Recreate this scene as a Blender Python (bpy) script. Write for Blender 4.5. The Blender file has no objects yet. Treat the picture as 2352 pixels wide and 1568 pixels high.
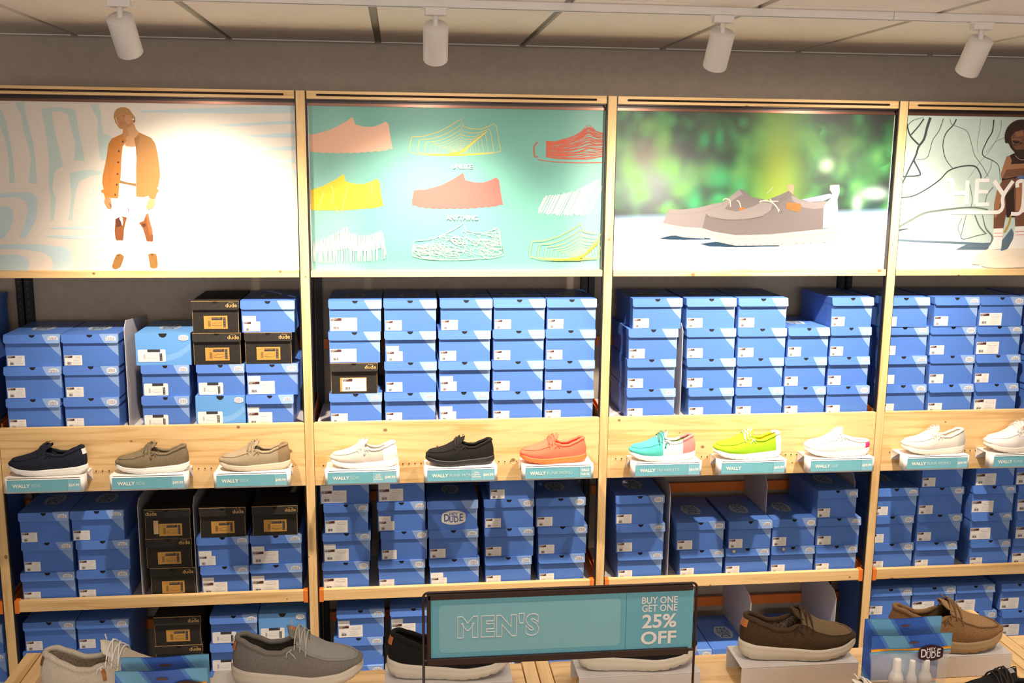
import bpy, bmesh, math, random
from mathutils import Vector, Matrix
random.seed(7)
PI = math.pi
scn = bpy.context.scene
COL = scn.collection

# ------------------------------------------------------------------ camera
EYE = 2.30
YAW, PITCH, ROLL, FPX, CAMX, CAMD = .1138, .1771, .01, 2288.0, .3649, 3.93
fw = Vector((math.sin(YAW)*math.cos(PITCH), math.cos(YAW)*math.cos(PITCH), -math.sin(PITCH)))
r0 = Vector((math.cos(YAW), -math.sin(YAW), 0)); u0 = r0.cross(fw)
rt = r0*math.cos(ROLL) + u0*math.sin(ROLL); up = -r0*math.sin(ROLL) + u0*math.cos(ROLL)
CAMP = Vector((CAMX, -CAMD, EYE))
cam = bpy.data.cameras.new('camera'); camo = bpy.data.objects.new('camera', cam); COL.objects.link(camo)
cam.sensor_width = 36.0; cam.lens = FPX*36.0/2352.0; cam.clip_start = .05
m = Matrix((rt, up, -fw)).transposed().to_4x4(); m.translation = CAMP
camo.matrix_world = m
scn.camera = camo

# ------------------------------------------------------------------ look, world, large lights
scn.view_settings.view_transform = 'Standard'; scn.view_settings.look = 'None'
scn.view_settings.gamma = 1.0; scn.view_settings.exposure = 0.0
scn.view_settings.use_curve_mapping = False
w = bpy.data.worlds.new('shop_ambient'); scn.world = w; w.use_nodes = True
w.node_tree.nodes['Background'].inputs[0].default_value = (1.0, .88, .78, 1)
w.node_tree.nodes['Background'].inputs[1].default_value = .33

def light_area(name, loc, size, energy, color, target):
    d = bpy.data.lights.new(name, 'AREA'); d.shape = 'RECTANGLE'; d.size, d.size_y = size
    d.energy = energy; d.color = color
    o = bpy.data.objects.new(name, d); COL.objects.link(o); o.location = loc
    o.rotation_euler = (Vector(target)-Vector(loc)).to_track_quat('-Z', 'Y').to_euler()
    return o
def light_spot(name, loc, target, energy, angle, blend, color=(1, .84, .62), r=.03):
    d = bpy.data.lights.new(name, 'SPOT'); d.energy = energy; d.color = color
    d.spot_size = math.radians(angle); d.spot_blend = blend; d.shadow_soft_size = r
    o = bpy.data.objects.new(name, d); COL.objects.link(o); o.location = loc
    o.rotation_euler = (Vector(target)-Vector(loc)).to_track_quat('-Z', 'Y').to_euler()
    return o
# added overhead fill behind the camera, raises the general light level
light_area('overhead_fill_light', (.6, -4.6, 2.70), (4.5, 1.6), 18, (1, .90, .80), (.6, -2.2, .6))

# added fill far behind the camera, brightens upper wall, ceiling and lamps
light_area('rear_fill_light', (.6, -8.4, 2.0), (6.0, 1.6), 118, (1, .95, .90), (.6, 0, 2.7))

# ------------------------------------------------------------------ pixel -> point helpers (2352 x 1568 frame)
def P(x, y, Y):
    d = fw + rt*((x-1176)/FPX) - up*((y-784)/FPX)
    return CAMP + d*((Y-CAMP.y)/d.y)
def PZ(x, y, Z):
    d = fw + rt*((x-1176)/FPX) - up*((y-784)/FPX)
    return CAMP + d*((Z-CAMP.z)/d.z)

# ------------------------------------------------------------------ materials
MATS = {}
def mat(name, col, rough=.6, metal=0.0, spec=.5, **kw):
    if name in MATS: return MATS[name]
    m = bpy.data.materials.new(name); m.use_nodes = True
    b = m.node_tree.nodes['Principled BSDF']
    b.inputs['Base Color'].default_value = (*col, 1); b.inputs['Roughness'].default_value = rough
    b.inputs['Metallic'].default_value = metal; b.inputs['Specular IOR Level'].default_value = spec
    for k, v in kw.items(): b.inputs[k.replace('_', ' ')].default_value = v
    MATS[name] = m
    return m
def nodes_of(m): return m.node_tree.nodes, m.node_tree.links, m.node_tree.nodes['Principled BSDF']
def N(nt, kind, **kw):
    n = nt.nodes.new(kind)
    for k, v in kw.items():
        if k.startswith('i_'):
            key = k[2:]; key = int(key) if key.isdigit() else key.replace('_', ' ')
            n.inputs[key].default_value = v
        else: setattr(n, k, v)
    return n
def ramp(nt, fac, stops, interp='LINEAR'):
    n = nt.nodes.new('ShaderNodeValToRGB'); n.color_ramp.interpolation = interp
    e = n.color_ramp.elements
    while len(e) < len(stops): e.new(.5)
    for el, (p, c) in zip(e, stops): el.position = p; el.color = (*c, 1) if len(c) == 3 else c
    nt.links.new(fac, n.inputs[0]); return n
def mixc(nt, fac, a, b):
    n = nt.nodes.new('ShaderNodeMix'); n.data_type = 'RGBA'
    for s, v in ((0, fac), (6, a), (7, b)):
        if hasattr(v, 'links'): nt.links.new(v, n.inputs[s])
        elif s == 0: n.inputs[0].default_value = v
        else: n.inputs[s].default_value = (*v, 1)
    return n.outputs[2]
def math_n(nt, op, a, b=None, c=None):
    n = nt.nodes.new('ShaderNodeMath'); n.operation = op
    for i, v in enumerate((a, b, c)):
        if v is None: continue
        if hasattr(v, 'links'): nt.links.new(v, n.inputs[i])
        else: n.inputs[i].default_value = v
    return n.outputs[0]

def wood(name, base, dark, axis='X', knots=True, scale=1.0, grain=.5):
    """pine: long grain lines stretched along an axis, soft rings and scattered knots"""
    if name in MATS: return MATS[name]
    m = mat(name, base, .55); nt = m.node_tree; b = nt.nodes['Principled BSDF']
    tc = N(nt, 'ShaderNodeTexCoord'); oi = N(nt, 'ShaderNodeObjectInfo')
    add = N(nt, 'ShaderNodeVectorMath', operation='ADD')
    sc = N(nt, 'ShaderNodeVectorMath', operation='SCALE'); sc.inputs['Scale'].default_value = 7.3
    cmb = N(nt, 'ShaderNodeCombineXYZ'); nt.links.new(oi.outputs['Random'], cmb.inputs[0]); nt.links.new(oi.outputs['Random'], cmb.inputs[1]); nt.links.new(oi.outputs['Random'], cmb.inputs[2])
    nt.links.new(cmb.outputs[0], sc.inputs[0]); nt.links.new(tc.outputs['Object'], add.inputs[0]); nt.links.new(sc.outputs[0], add.inputs[1])
    s = {'X': (.9, 18, 18), 'Y': (18, .9, 18), 'Z': (18, 18, .9)}[axis]
    mp = N(nt, 'ShaderNodeMapping'); mp.inputs['Scale'].default_value = tuple(v*scale for v in s); nt.links.new(add.outputs[0], mp.inputs[0])
    n1 = N(nt, 'ShaderNodeTexNoise', i_Scale=1.6, i_Detail=6.0, i_Roughness=.6, i_Distortion=1.2); nt.links.new(mp.outputs[0], n1.inputs['Vector'])
    n2 = N(nt, 'ShaderNodeTexNoise', i_Scale=9.0, i_Detail=3.0); nt.links.new(mp.outputs[0], n2.inputs['Vector'])
    r1 = ramp(nt, n1.outputs[0], [(.36, dark), (.50, base), (.62, tuple(min(1, v*1.08) for v in base))])
    mid = tuple((a*.55+d*.45) for a, d in zip(base, dark))
    r2 = ramp(nt, n2.outputs[0], [(.40, (0, 0, 0)), (.62, (1, 1, 1))])
    f2 = math_n(nt, 'MULTIPLY', r2.outputs[0], grain*.35)
    c = mixc(nt, f2, r1.outputs[0], mid)
    if knots:
        vo = N(nt, 'ShaderNodeTexVoronoi', i_Scale=6.5*scale); vo.feature = 'F1'; vo.voronoi_dimensions = '2D'
        sx_ = N(nt, 'ShaderNodeSeparateXYZ'); nt.links.new(add.outputs[0], sx_.inputs[0]); cb_ = N(nt, 'ShaderNodeCombineXYZ')
        i_, j_ = {'X': (0, 2), 'Y': (1, 0), 'Z': (2, 0)}[axis]
        nt.links.new(math_n(nt, 'MULTIPLY', sx_.outputs[i_], .8), cb_.inputs[0]); nt.links.new(sx_.outputs[j_], cb_.inputs[1])
        nt.links.new(cb_.outputs[0], vo.inputs['Vector'])
        sepc = N(nt, 'ShaderNodeSeparateColor'); nt.links.new(vo.outputs['Color'], sepc.inputs[0])
        rad = math_n(nt, 'MULTIPLY_ADD', sepc.outputs[1], .055, .014)
        inside = math_n(nt, 'SUBTRACT', 1.0, math_n(nt, 'DIVIDE', vo.outputs['Distance'], rad))
        inside = math_n(nt, 'MULTIPLY', math_n(nt, 'MAXIMUM', inside, 0.0), 2.2)
        gate = math_n(nt, 'GREATER_THAN', sepc.outputs[0], .40)
        f = math_n(nt, 'MINIMUM', math_n(nt, 'MULTIPLY', inside, gate), .85)
        c = mixc(nt, f, c, (dark[0]*.27, dark[1]*.22, dark[2]*.25))
    nt.links.new(c, b.inputs['Base Color'])
    bp = N(nt, 'ShaderNodeBump', i_Strength=.08, i_Distance=.002); nt.links.new(n2.outputs[0], bp.inputs['Height']); nt.links.new(bp.outputs[0], b.inputs['Normal'])
    return m
PINE = (.76, .505, .235); PINED = (.62, .36, .125)
def pine_x(): return wood('pine_board', PINE, PINED, 'X')
def pine_z(): return wood('pine_upright', PINE, PINED, 'Z', True, 1.0)
def pine_y(): return wood('pine_slat', PINE, PINED, 'Y', True, 1.0)

def fabric(name, c1, c2, scale=260, stretch=(1, 1, 1), rough=.9, bump=.3):
    if name in MATS: return MATS[name]
    m = mat(name, c1, rough, spec=.2); nt = m.node_tree; b = nt.nodes['Principled BSDF']
    tc = N(nt, 'ShaderNodeTexCoord'); mp = N(nt, 'ShaderNodeMapping'); mp.inputs['Scale'].default_value = stretch
    nt.links.new(tc.outputs['Object'], mp.inputs[0])
    n1 = N(nt, 'ShaderNodeTexNoise', i_Scale=float(scale)*2.4, i_Detail=3.0); nt.links.new(mp.outputs[0], n1.inputs['Vector'])
    r = ramp(nt, n1.outputs[0], [(.38, c1), (.60, c2)]); nt.links.new(r.outputs[0], b.inputs['Base Color'])
    bp = N(nt, 'ShaderNodeBump', i_Strength=bump, i_Distance=.001); nt.links.new(n1.outputs[0], bp.inputs['Height']); nt.links.new(bp.outputs[0], b.inputs['Normal'])
    return m
def paint(name, c, rough=.8, amt=.05):
    if name in MATS: return MATS[name]
    m = mat(name, c, rough); nt = m.node_tree; b = nt.nodes['Principled BSDF']
    tc = N(nt, 'ShaderNodeTexCoord'); n1 = N(nt, 'ShaderNodeTexNoise', i_Scale=30.0, i_Detail=6.0); nt.links.new(tc.outputs['Object'], n1.inputs['Vector'])
    r = ramp(nt, n1.outputs[0], [(.3, tuple(v*(1-amt) for v in c)), (.7, tuple(min(1, v*(1+amt)) for v in c))]); nt.links.new(r.outputs[0], b.inputs['Base Color'])
    return m

# ------------------------------------------------------------------ mesh helpers
class MB:
    """collects shapes with material slots into ONE mesh"""
    def __init__(s): s.bm = bmesh.new(); s.mats = []
    def mi(s, m):
        if m not in s.mats: s.mats.append(m)
        return s.mats.index(m)
    def faces(s, verts, polys, m, smooth=False):
        vs = [s.bm.verts.new(v) for v in verts]; i = s.mi(m); out = []
        for p in polys:
            try: f = s.bm.faces.new([vs[k] for k in p])
            except ValueError: continue
            f.material_index = i; f.smooth = smooth; out.append(f)
        return out
    def box(s, x0, x1, y0, y1, z0, z1, m):
        v = [(x, y, z) for z in (z0, z1) for y in (y0, y1) for x in (x0, x1)]
        return s.faces(v, [(0, 2, 3, 1), (4, 5, 7, 6), (0, 1, 5, 4), (2, 6, 7, 3), (0, 4, 6, 2), (1, 3, 7, 5)], m)
    def poly(s, pts, m):                       # flat polygon, may be concave
        vs = [s.bm.verts.new(p) for p in pts]
        try: f = s.bm.faces.new(vs)
        except ValueError: return
        f.material_index = s.mi(m); f.normal_update()
        bmesh.ops.triangulate(s.bm, faces=[f], ngon_method='EAR_CLIP')
    def prism(s, pts, d, m, smooth=False):     # outline pts extruded by the vector d
        n = len(pts); d = Vector(d); a = [Vector(p) for p in pts]
        i = s.mi(m); v0 = [s.bm.verts.new(p) for p in a]; v1 = [s.bm.verts.new(p+d) for p in a]
        fs = [s.bm.faces.new(v0), s.bm.faces.new(list(reversed(v1)))]
        for k in range(n): fs.append(s.bm.faces.new((v0[k], v1[k], v1[(k+1) % n], v0[(k+1) % n])))
        for f in fs: f.material_index = i; f.normal_update()
        for f in fs[2:]: f.smooth = smooth
        bmesh.ops.triangulate(s.bm, faces=fs[:2], ngon_method='EAR_CLIP')
    def tube(s, pts, r, m, n=8, closed=False, cap=True):
        pts = [Vector(p) for p in pts]; L = len(pts); rings = []; i = s.mi(m)
        rr = r if hasattr(r, '__len__') else [r]*L
        prev = None
        for k, p in enumerate(pts):
            a = pts[(k-1) % L] if (closed or k > 0) else p; b = pts[(k+1) % L] if (closed or k < L-1) else p
            t = (b-a); t = t.normalized() if t.length > 1e-9 else Vector((0, 0, 1))
            if prev is None:
                u = t.cross(Vector((0, 0, 1)));
                if u.length < 1e-3: u = t.cross(Vector((0, 1, 0)))
            else: u = prev - t*prev.dot(t)
            u.normalize(); prev = u; v = t.cross(u)
            rings.append([s.bm.verts.new(p + (u*math.cos(2*PI*j/n)+v*math.sin(2*PI*j/n))*rr[k]) for j in range(n)])
        for k in range(L if closed else L-1):
            a = rings[k]; b = rings[(k+1) % L]
            for j in range(n):
                f = s.bm.faces.new((a[j], a[(j+1) % n], b[(j+1) % n], b[j])); f.material_index = i; f.smooth = True
        if cap and not closed:
            for rg in (rings[0], rings[-1]):
                f = s.bm.faces.new(rg); f.material_index = i
    def lathe(s, prof, m, n=28, smooth=True, M=Matrix()):   # profile (r, z) around z
        i = s.mi(m); rings = []
        for r, z in prof:
            rings.append([s.bm.verts.new(M @ Vector((r*math.cos(2*PI*j/n), r*math.sin(2*PI*j/n), z))) for j in range(n)])
        for a, b in zip(rings, rings[1:]):
            for j in range(n):
                f = s.bm.faces.new((a[j], a[(j+1) % n], b[(j+1) % n], b[j])); f.material_index = i; f.smooth = smooth
        for rg in (rings[0], rings[-1]):
            f = s.bm.faces.new(rg); f.material_index = i
    def grid(s, rows, m, smooth=True, closed=False):
        i = s.mi(m); vs = [[s.bm.verts.new(p) for p in r] for r in rows]
        for a, b in zip(vs, vs[1:]):
            n = len(a)
            for j in range(n if closed else n-1):
                try: f = s.bm.faces.new((a[j], a[(j+1) % n], b[(j+1) % n], b[j]))
                except ValueError: continue
                f.material_index = i; f.smooth = smooth
        return vs
    def text(s, body, m, size, M, bold=0.0, align='CENTER', outline=0.0):
        me = text_mesh(body, size, bold, align, outline); i = s.mi(m)
        vs = [s.bm.verts.new(M @ v.co) for v in me.vertices]
        for p in me.polygons:
            try: f = s.bm.faces.new([vs[k] for k in p.vertices])
            except ValueError: continue
            f.material_index = i
    def stroke(s, pts, wd, m, M=None):         # flat ribbon along points that lie in one plane y = const
        if len(pts) < 2: return
        L = []; R = []; n = len(pts); pts = [Vector(p) for p in pts]
        for k, p in enumerate(pts):
            t = (pts[min(n-1, k+1)]-pts[max(0, k-1)])
            if t.length < 1e-9: t = Vector((1, 0, 0))
            t.normalize(); q = Vector((-t.z, 0, t.x)); h = (wd[k] if hasattr(wd, '__len__') else wd)/2
            L.append(p+q*h); R.append(p-q*h)
        i = s.mi(m); a = [s.bm.verts.new(p) for p in L]; b = [s.bm.verts.new(p) for p in R]
        for k in range(n-1):
            f = s.bm.faces.new((a[k], a[k+1], b[k+1], b[k])); f.material_index = i
    def build(s, name, parent=None, recalc=False, bevel=0.0, loc=None, solid=0.0):
        if recalc: bmesh.ops.recalc_face_normals(s.bm, faces=s.bm.faces)
        me = bpy.data.meshes.new(name); s.bm.to_mesh(me); s.bm.free()
        for mm in s.mats: me.materials.append(mm)
        o = bpy.data.objects.new(name, me); COL.objects.link(o)
        if parent is not None: o.parent = parent
        if loc is not None: o.location = loc
        if solid:
            md = o.modifiers.new('thickness', 'SOLIDIFY'); md.thickness = solid; md.offset = -1
        if bevel:
            md = o.modifiers.new('bevel', 'BEVEL'); md.width = bevel; md.segments = 2; md.limit_method = 'ANGLE'; md.angle_limit = math.radians(40)
        return o
TXT = {}
def text_mesh(body, size, bold=0.0, align='CENTER', outline=0.0):
    k = (body, size, bold, align, outline)
    if k in TXT: return TXT[k]
    c = bpy.data.curves.new('lettering', 'FONT'); c.body = body; c.size = size; c.align_x = align; c.align_y = 'CENTER'
    c.offset = bold; c.resolution_u = 3
    if outline: c.space_character = 1.16; c.fill_mode = 'NONE'; c.bevel_depth = outline; c.bevel_resolution = 0
    o = bpy.data.objects.new('lettering', c); COL.objects.link(o)
    bpy.context.view_layer.update()
    me = bpy.data.meshes.new_from_object(o.evaluated_get(bpy.context.evaluated_depsgraph_get()))
    bpy.data.objects.remove(o); TXT[k] = me
    return me
def FR(x, y, z, s=1.0, rot=0.0):               # lettering that faces -Y (towards the shop)
    return Matrix.Translation((x, y, z)) @ Matrix.Rotation(PI/2, 4, 'X') @ Matrix.Rotation(rot, 4, 'Z') @ Matrix.Scale(s, 4)
def FRS(x, y, z, sx, sy, rot=0.0):
    return Matrix.Translation((x, y, z)) @ Matrix.Rotation(PI/2, 4, 'X') @ Matrix.Rotation(rot, 4, 'Z') @ Matrix.Diagonal((sx, sy, 1, 1))

def thing(name, label, cat, loc=(0, 0, 0), rotz=0.0, group=None):
    o = bpy.data.objects.new(name, None); COL.objects.link(o); o.empty_display_size = .05
    o.location = loc; o.rotation_euler = (0, 0, rotz); o['label'] = label; o['category'] = cat
    if group: o['group'] = group
    return o
def tag(o, label, cat, group=None):
    o['label'] = label; o['category'] = cat
    if group: o['group'] = group
    return o
def struct(o, label=None):
    o['kind'] = 'structure'
    if label: o['label'] = label
    return o
def copy_tree(o, parent=None):
    c = o.copy(); COL.objects.link(c)
    if parent is not None: c.parent = parent
    for ch in o.children: copy_tree(ch, c)
    return c
def lerp(a, b, t): return a+(b-a)*t
def sstep(a, b, t): t = max(0, min(1, (t-a)/(b-a))); return t*t*(3-2*t)
def interp(tab, t):
    for (a, va), (b, vb) in zip(tab, tab[1:]):
        if t <= b:
            f = (t-a)/(b-a); f = f*f*(3-2*f)*.5+f*.5
            return va+(vb-va)*f
    return tab[-1][1]
# ================================================================== THE ROOM
CEIL = EYE + .4856
YW = .45
white_metal = mat('white_powder_coat', (.82, .78, .75), .45)
dark_metal = mat('dark_bronze_metal', (.035, .018, .015), .4, .3)
black_metal = mat('black_slotted_metal', (.012, .012, .016), .5, .2)
orange = mat('orange_bracket_steel', (.80, .19, .02), .5)
grey_metal = mat('grey_shelf_steel', (.42, .38, .40), .45, .0)
b = MB(); b.box(-6, 8, YW, YW+.1, 0, CEIL+.05, paint('warm_grey_wall_paint', (.43, .35, .28)))
struct(b.build('wall_back'))
b = MB(); b.box(-6, 8, -9, YW, -.05, 0, paint('grey_shop_floor', (.45, .41, .37), .4))
struct(b.build('floor'))
# suspended ceiling: soffit board, panels with open joints that run away from the wall
tile = paint('white_ceiling_panel', (.86, .79, .71), .9, .02)
b = MB(); b.box(-6, 8, -9, YW, CEIL+.012, CEIL+.08, mat('ceiling_void_grey', (.34, .32, .28), .8))
x0 = .288
for i in range(-9, 13):
    xa = x0+.6*i+.014; xb = x0+.6*(i+1)-.014
    b.box(xa, xb, .365, YW, CEIL, CEIL+.012, tile)
    b.box(xa, xb, .359, .366, CEIL-.0035, CEIL+.012, tile)
    y1 = .355
    while y1 > -8.5:
        y0 = y1-1.2
        b.box(xa, xb, y0, y1, CEIL, CEIL+.012, tile)
        y1 = y0-.005
struct(b.build('ceiling'))
# surface-mounted lighting track
TY = -.76
b = MB(); b.box(-3.2, 4.6, TY-.019, TY+.019, CEIL-.022, CEIL, white_metal)
b.box(-3.2, 4.6, TY-.006, TY+.006, CEIL-.0225, CEIL-.018, mat('track_slot_grey', (.25, .24, .23), .6))
for xj in (1.94,): b.box(xj-.001, xj+.001, TY-.0195, TY+.0195, CEIL-.0225, CEIL, mat('joint_line', (.2, .18, .16), .6))
b.box(1.88, 2.01, TY+.019, TY+.024, CEIL-.010, CEIL-.002, white_metal)
tag(b.build('lighting_track', bevel=.001), 'long white lighting track fixed under the ceiling panels', 'track')
# track heads: same fitting, each aimed its own way
HEADS = [(-.445, (-.37, .04, 1.72)), (.483, (.50, .04, 1.70)), (1.385, (1.38, .04, 1.58)), (2.25, (2.24, .04, 1.58))]
HL = ['white cylinder spotlight on the ceiling track, leftmost of the four, tilted right',
      'white cylinder spotlight hanging straight above the green shoe-print poster',
      'white cylinder spotlight on the track above the grey shoe poster, tilted left',
      'white cylinder spotlight at far right of the ceiling track, above the branches poster']
for (hx, tg), hl, eb, es, ca in zip(HEADS, HL, (138, 185, 158, 170), (14, 26, 40, 54), (82, 78, 84, 84)):
    t = thing('track_spotlight', hl, 'spotlight', (hx, TY, CEIL-.022), 0, 'spotlights on the ceiling track')
    b = MB(); b.box(-.033, .033, -.017, .017, -.024, 0, white_metal); b.box(-.040, .040, -.012, .012, -.004, .002, white_metal)
    b.build('track_adapter', t, bevel=.003)
    piv = Vector((0, 0, -.062))
    b = MB(); b.tube([(0, 0, -.022), (0, 0, -.048), (0, .003, -.064)], .0085, white_metal, 12); b.build('stem', t)
    d = (Vector(tg)-(Vector(t.location)+piv)).normalized()
    q = d.to_track_quat('-Z', 'Y').to_matrix().to_4x4()
    M = Matrix.Translation(piv) @ q
    b = MB(); b.lathe([(.002, .010), (.0375, .010), (.0385, .008), (.0385, -.107), (.037, -.109), (.034, -.109), (.032, -.098), (.002, -.094)], white_metal, 40, False, M)
    for f in b.bm.faces:
        if len(f.verts) == 4: f.smooth = True
    o = b.build('lamp_housing', t)
    b = MB(); b.lathe([(.0315, -.097), (.028, -.100), (.001, -.100)], mat('lamp_lens', (1, .9, .75), .3, Emission_Color=(1, .85, .6, 1), Emission_Strength=6.0), 24, True, M); b.build('lens', t)
    lp = Vector(t.location)+piv+d*.118
    light_spot('spot_beam', lp, tg, eb, ca, 1.0, (1, .86, .69))
    light_spot('spot_spill', lp, (tg[0], .03, 1.20), es, 150, .9, (1, .87, .72))

# added unseen spots above the table, put in to brighten sign and shoes
for hx, en in ((-.6, 9), (.35, 19), (1.3, 34), (2.25, 48)):
    light_spot('table_fill_spot', (hx, -2.15, CEIL-.15), (hx+.1, -1.70, 1.0), en, 95, 1.0, (1, .86, .72))
# ================================================================== THE WALL FIXTURE
BAYS = {0: (-2.4, -1.2), 1: (-1.2, 0), 2: (0, 1.2), 3: (1.2, 2.4), 4: (2.4, 3.6)}
ART = {0: 'poster out of frame', 1: 'beanie man poster', 2: 'green poster', 3: 'grey shoe poster', 4: 'branches poster'}
ZT, ZTB, ZPB, ZPBB = EYE+.262, EYE+.232, EYE-.420, EYE-.446
ZF1, ZF0 = EYE-1.030, EYE-1.292
PL = {-1.2: 'pine post at far left edge beside the beanie man bay', 0: 'pine post between the beanie man poster and the green poster',
      1.2: 'pine post between the green poster and the grey shoe poster', 2.4: 'pine post between the grey shoe poster and the branches poster'}
for px, lb in PL.items():
    t = thing('shelf_post', lb, 'post', (px, 0, 0), 0, 'pine posts of the wall fixture')
    b = MB(); b.box(-.017, .017, -.004, .023, 0, ZT, pine_z()); b.build('wood_face', t, bevel=.0015)
    b = MB(); b.box(.0175, .0215, .002, .022, 0, ZT-.002, black_metal); b.box(-.0215, -.0175, .002, .022, 0, ZT-.002, black_metal); b.build('edge_strip', t)
    # slotted standard at the back of the bay
    b = MB()
    b.box(-.030, -.004, YW-.035, YW-.001, 0, ZPBB+.02, black_metal); b.box(.004, .030, YW-.035, YW-.001, 0, ZPBB+.02, black_metal)
    for k in range(60):
        z = .1+k*.029
        for xx in (-.017, .017): b.box(xx-.003, xx+.003, YW-.0355, YW-.034, z, z+.014, mat('slot_shadow', (.05, .05, .055), .7))
    tag(b.build('slotted_standard', loc=(px, 0, 0)), 'black slotted standards on back wall behind the post left of the '+ART[{-1.2: 1, 0: 2, 1.2: 3, 2.4: 4}[px]], 'wall standard', 'slotted wall standards')
knobs = None
for n, (xa, xb) in BAYS.items():
    if n == 0: xa = -1.9
    xl, xr = xa+.0225, xb-.0225
    w_ = ART[n]
    # top board with its dark slot rail
    if n > 0:
        t = thing('top_rail', 'pine rail with dark slot running above the '+w_, 'rail', (xl, 0, ZTB), 0, 'pine rails above the posters')
        b = MB(); b.box(0, xr-xl, 0, .05, 0, ZT-ZTB, pine_x()); b.build('board', t, bevel=.0015)
        b = MB(); b.tube([(.04, -.002, .0145), (xr-xl-.04, -.002, .0145)], .0042, dark_metal, 10)
        b.tube([(.04, .004, .0145), (.04, -.002, .0145)], .0042, dark_metal, 8); b.build('slot_rail', t)
        # dark header profile behind the board, holds the top of the poster
        b = MB(); b.box(0, xr-xl, .012, .40, -.004, .0, dark_metal); b.box(0, xr-xl, .034, .050, -.020, -.004, dark_metal)
        b.box(0, xr-xl, .026, .046, -.024, -.014, mat('bronze_profile', (.16, .07, .045), .3, .6)); b.build('header_profile', t)
        # beam under the poster
        b = MB(); b.box(xl, xr, .0, .11, ZPBB, ZPB, pine_x())
        tag(b.build('poster_beam', bevel=.0015), 'pine beam along the bottom edge of the '+w_, 'beam', 'pine beams under the posters')
        # fascia with peg holes: the upper stock shelf rests behind it
        t = thing('display_fascia', 'wide pine fascia board with three shoe stands below the '+w_ if n < 4 else 'wide pine fascia board with two visible shoe stands below the branches poster', 'board', (xl-.004, 0, ZF0), 0, 'pine fascia boards')
        b = MB(); b.box(0, xr-xl+.008, -.001, .018, 0, ZF1-ZF0, pine_x()); b.build('board', t, bevel=.0015)
        b = MB(); hm = mat('peg_hole_black', (.01, .008, .006), .9)
        k = 0; x = .035
        while x < xr-xl-.02:
            b.lathe([(.0028, -.0012), (.0026, -.0018), (.0001, -.0018)], hm, 8, False, Matrix.Translation((x, 0, EYE-1.208-ZF0)) @ Matrix.Rotation(-PI/2, 4, 'X') @ Matrix.Scale(1, 4))
            x += .0245
        o = b.build('peg_holes', t); o.location = (0, -.003, 0)
    # stock shelves: white steel deck, back rail
    for sh, zb in (('upper', EYE-1.050), ('middle', EYE-1.7655), ('lower', EYE-2.232)):
        t = thing('stock_shelf', f'{sh} white steel stock shelf in the bay of the {w_}' if n else f'{sh} steel stock shelf beyond the left post', 'shelf', (xl, 0, zb), 0, 'steel stock shelves')
        W = xr-xl
        b = MB(); b.box(.004, W-.004, .024, YW-.04, -.012, 0, mat('shelf_deck_white', (.62, .58, .58), .45)); b.build('deck', t)
        if sh != 'upper':
            b = MB(); zt_ = .022 if sh == 'middle' else .03
            b.box(.018, W-.018, .002, .024, zt_-.047, zt_, pine_x()); b.build('front_beam', t, bevel=.0015)
            for xx in (.0, W-.018):
                b = MB(); b.box(xx, xx+.018, .0, .030, zt_-.052, zt_+.002, orange); b.build('end_cap', t, bevel=.002)
        for xx in (-.016, W+.013):
            if n == 4 and sh == 'upper' and xx < 0: continue
            b = MB(); b.prism([(xx, .03, -.012), (xx, .03, .022), (xx, YW-.05, .050), (xx, YW-.05, -.07), (xx, YW-.12, -.07)], (.003, 0, 0), orange); b.build('side_bracket', t)
        b = MB(); zz = {'upper': .2675, 'middle': .285, 'lower': .18}[sh]
        b.box(.012, W-.012, YW-.048, YW-.038, zz-.022, zz+.022, orange)
        b.build('back_rail', t)
# grey upright dividers standing on the stock shelves
dv = mat('divider_grey', (.50, .47, .50), .45)
DIV = [('upper', -.702, EYE-1.050, .43, .40, 'tall grey divider between the stacks below the beanie man poster'),
       ('middle', -.691, EYE-1.7655, .42, .42, 'dark grey divider left of the black shoeboxes on the middle shelf'),
       ('middle', -.4745, EYE-1.7655, .42, .42, 'dark grey divider right of the black shoebox stack on the middle shelf'),
       ('upper', 1.272+.258, EYE-1.050, .40, .36, 'white edged divider between first and second stack under the grey shoe poster'),
       ('middle', 1.504, EYE-1.7655, .42, .42, 'clear edged divider right of the left stack, middle shelf under grey shoe poster'),
       ('middle', 1.9615, EYE-1.7655, .42, .42, 'divider standing behind the low shoeboxes, middle shelf under grey shoe poster'),
       ('middle', 2.3660, EYE-1.7655, .42, .42, 'divider at the right end of middle shelf beneath the grey shoe poster'),
       ('lower', 1.8875, EYE-2.232, .364, .42, 'grey divider left behind the dark brown shoe on the table'),
       ('lower', 2.278, EYE-2.232, .373, .42, 'grey divider right behind the dark brown shoe on the table')]
for sh, x, z, hf, hb, lb in DIV:
    z += .0008
    fy_ = .115 if 1.95 < x < 2.37 and sh == 'middle' else .035
    b = MB(); b.prism([(x, fy_, z), (x, fy_, z+hf-.03), (x, fy_+.03, z+hf), (x, YW-.05, z+hb), (x, YW-.05, z)], (.0025, 0, 0), dv)
    tag(b.build('shelf_divider'), lb, 'divider', 'grey shelf dividers')
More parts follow.
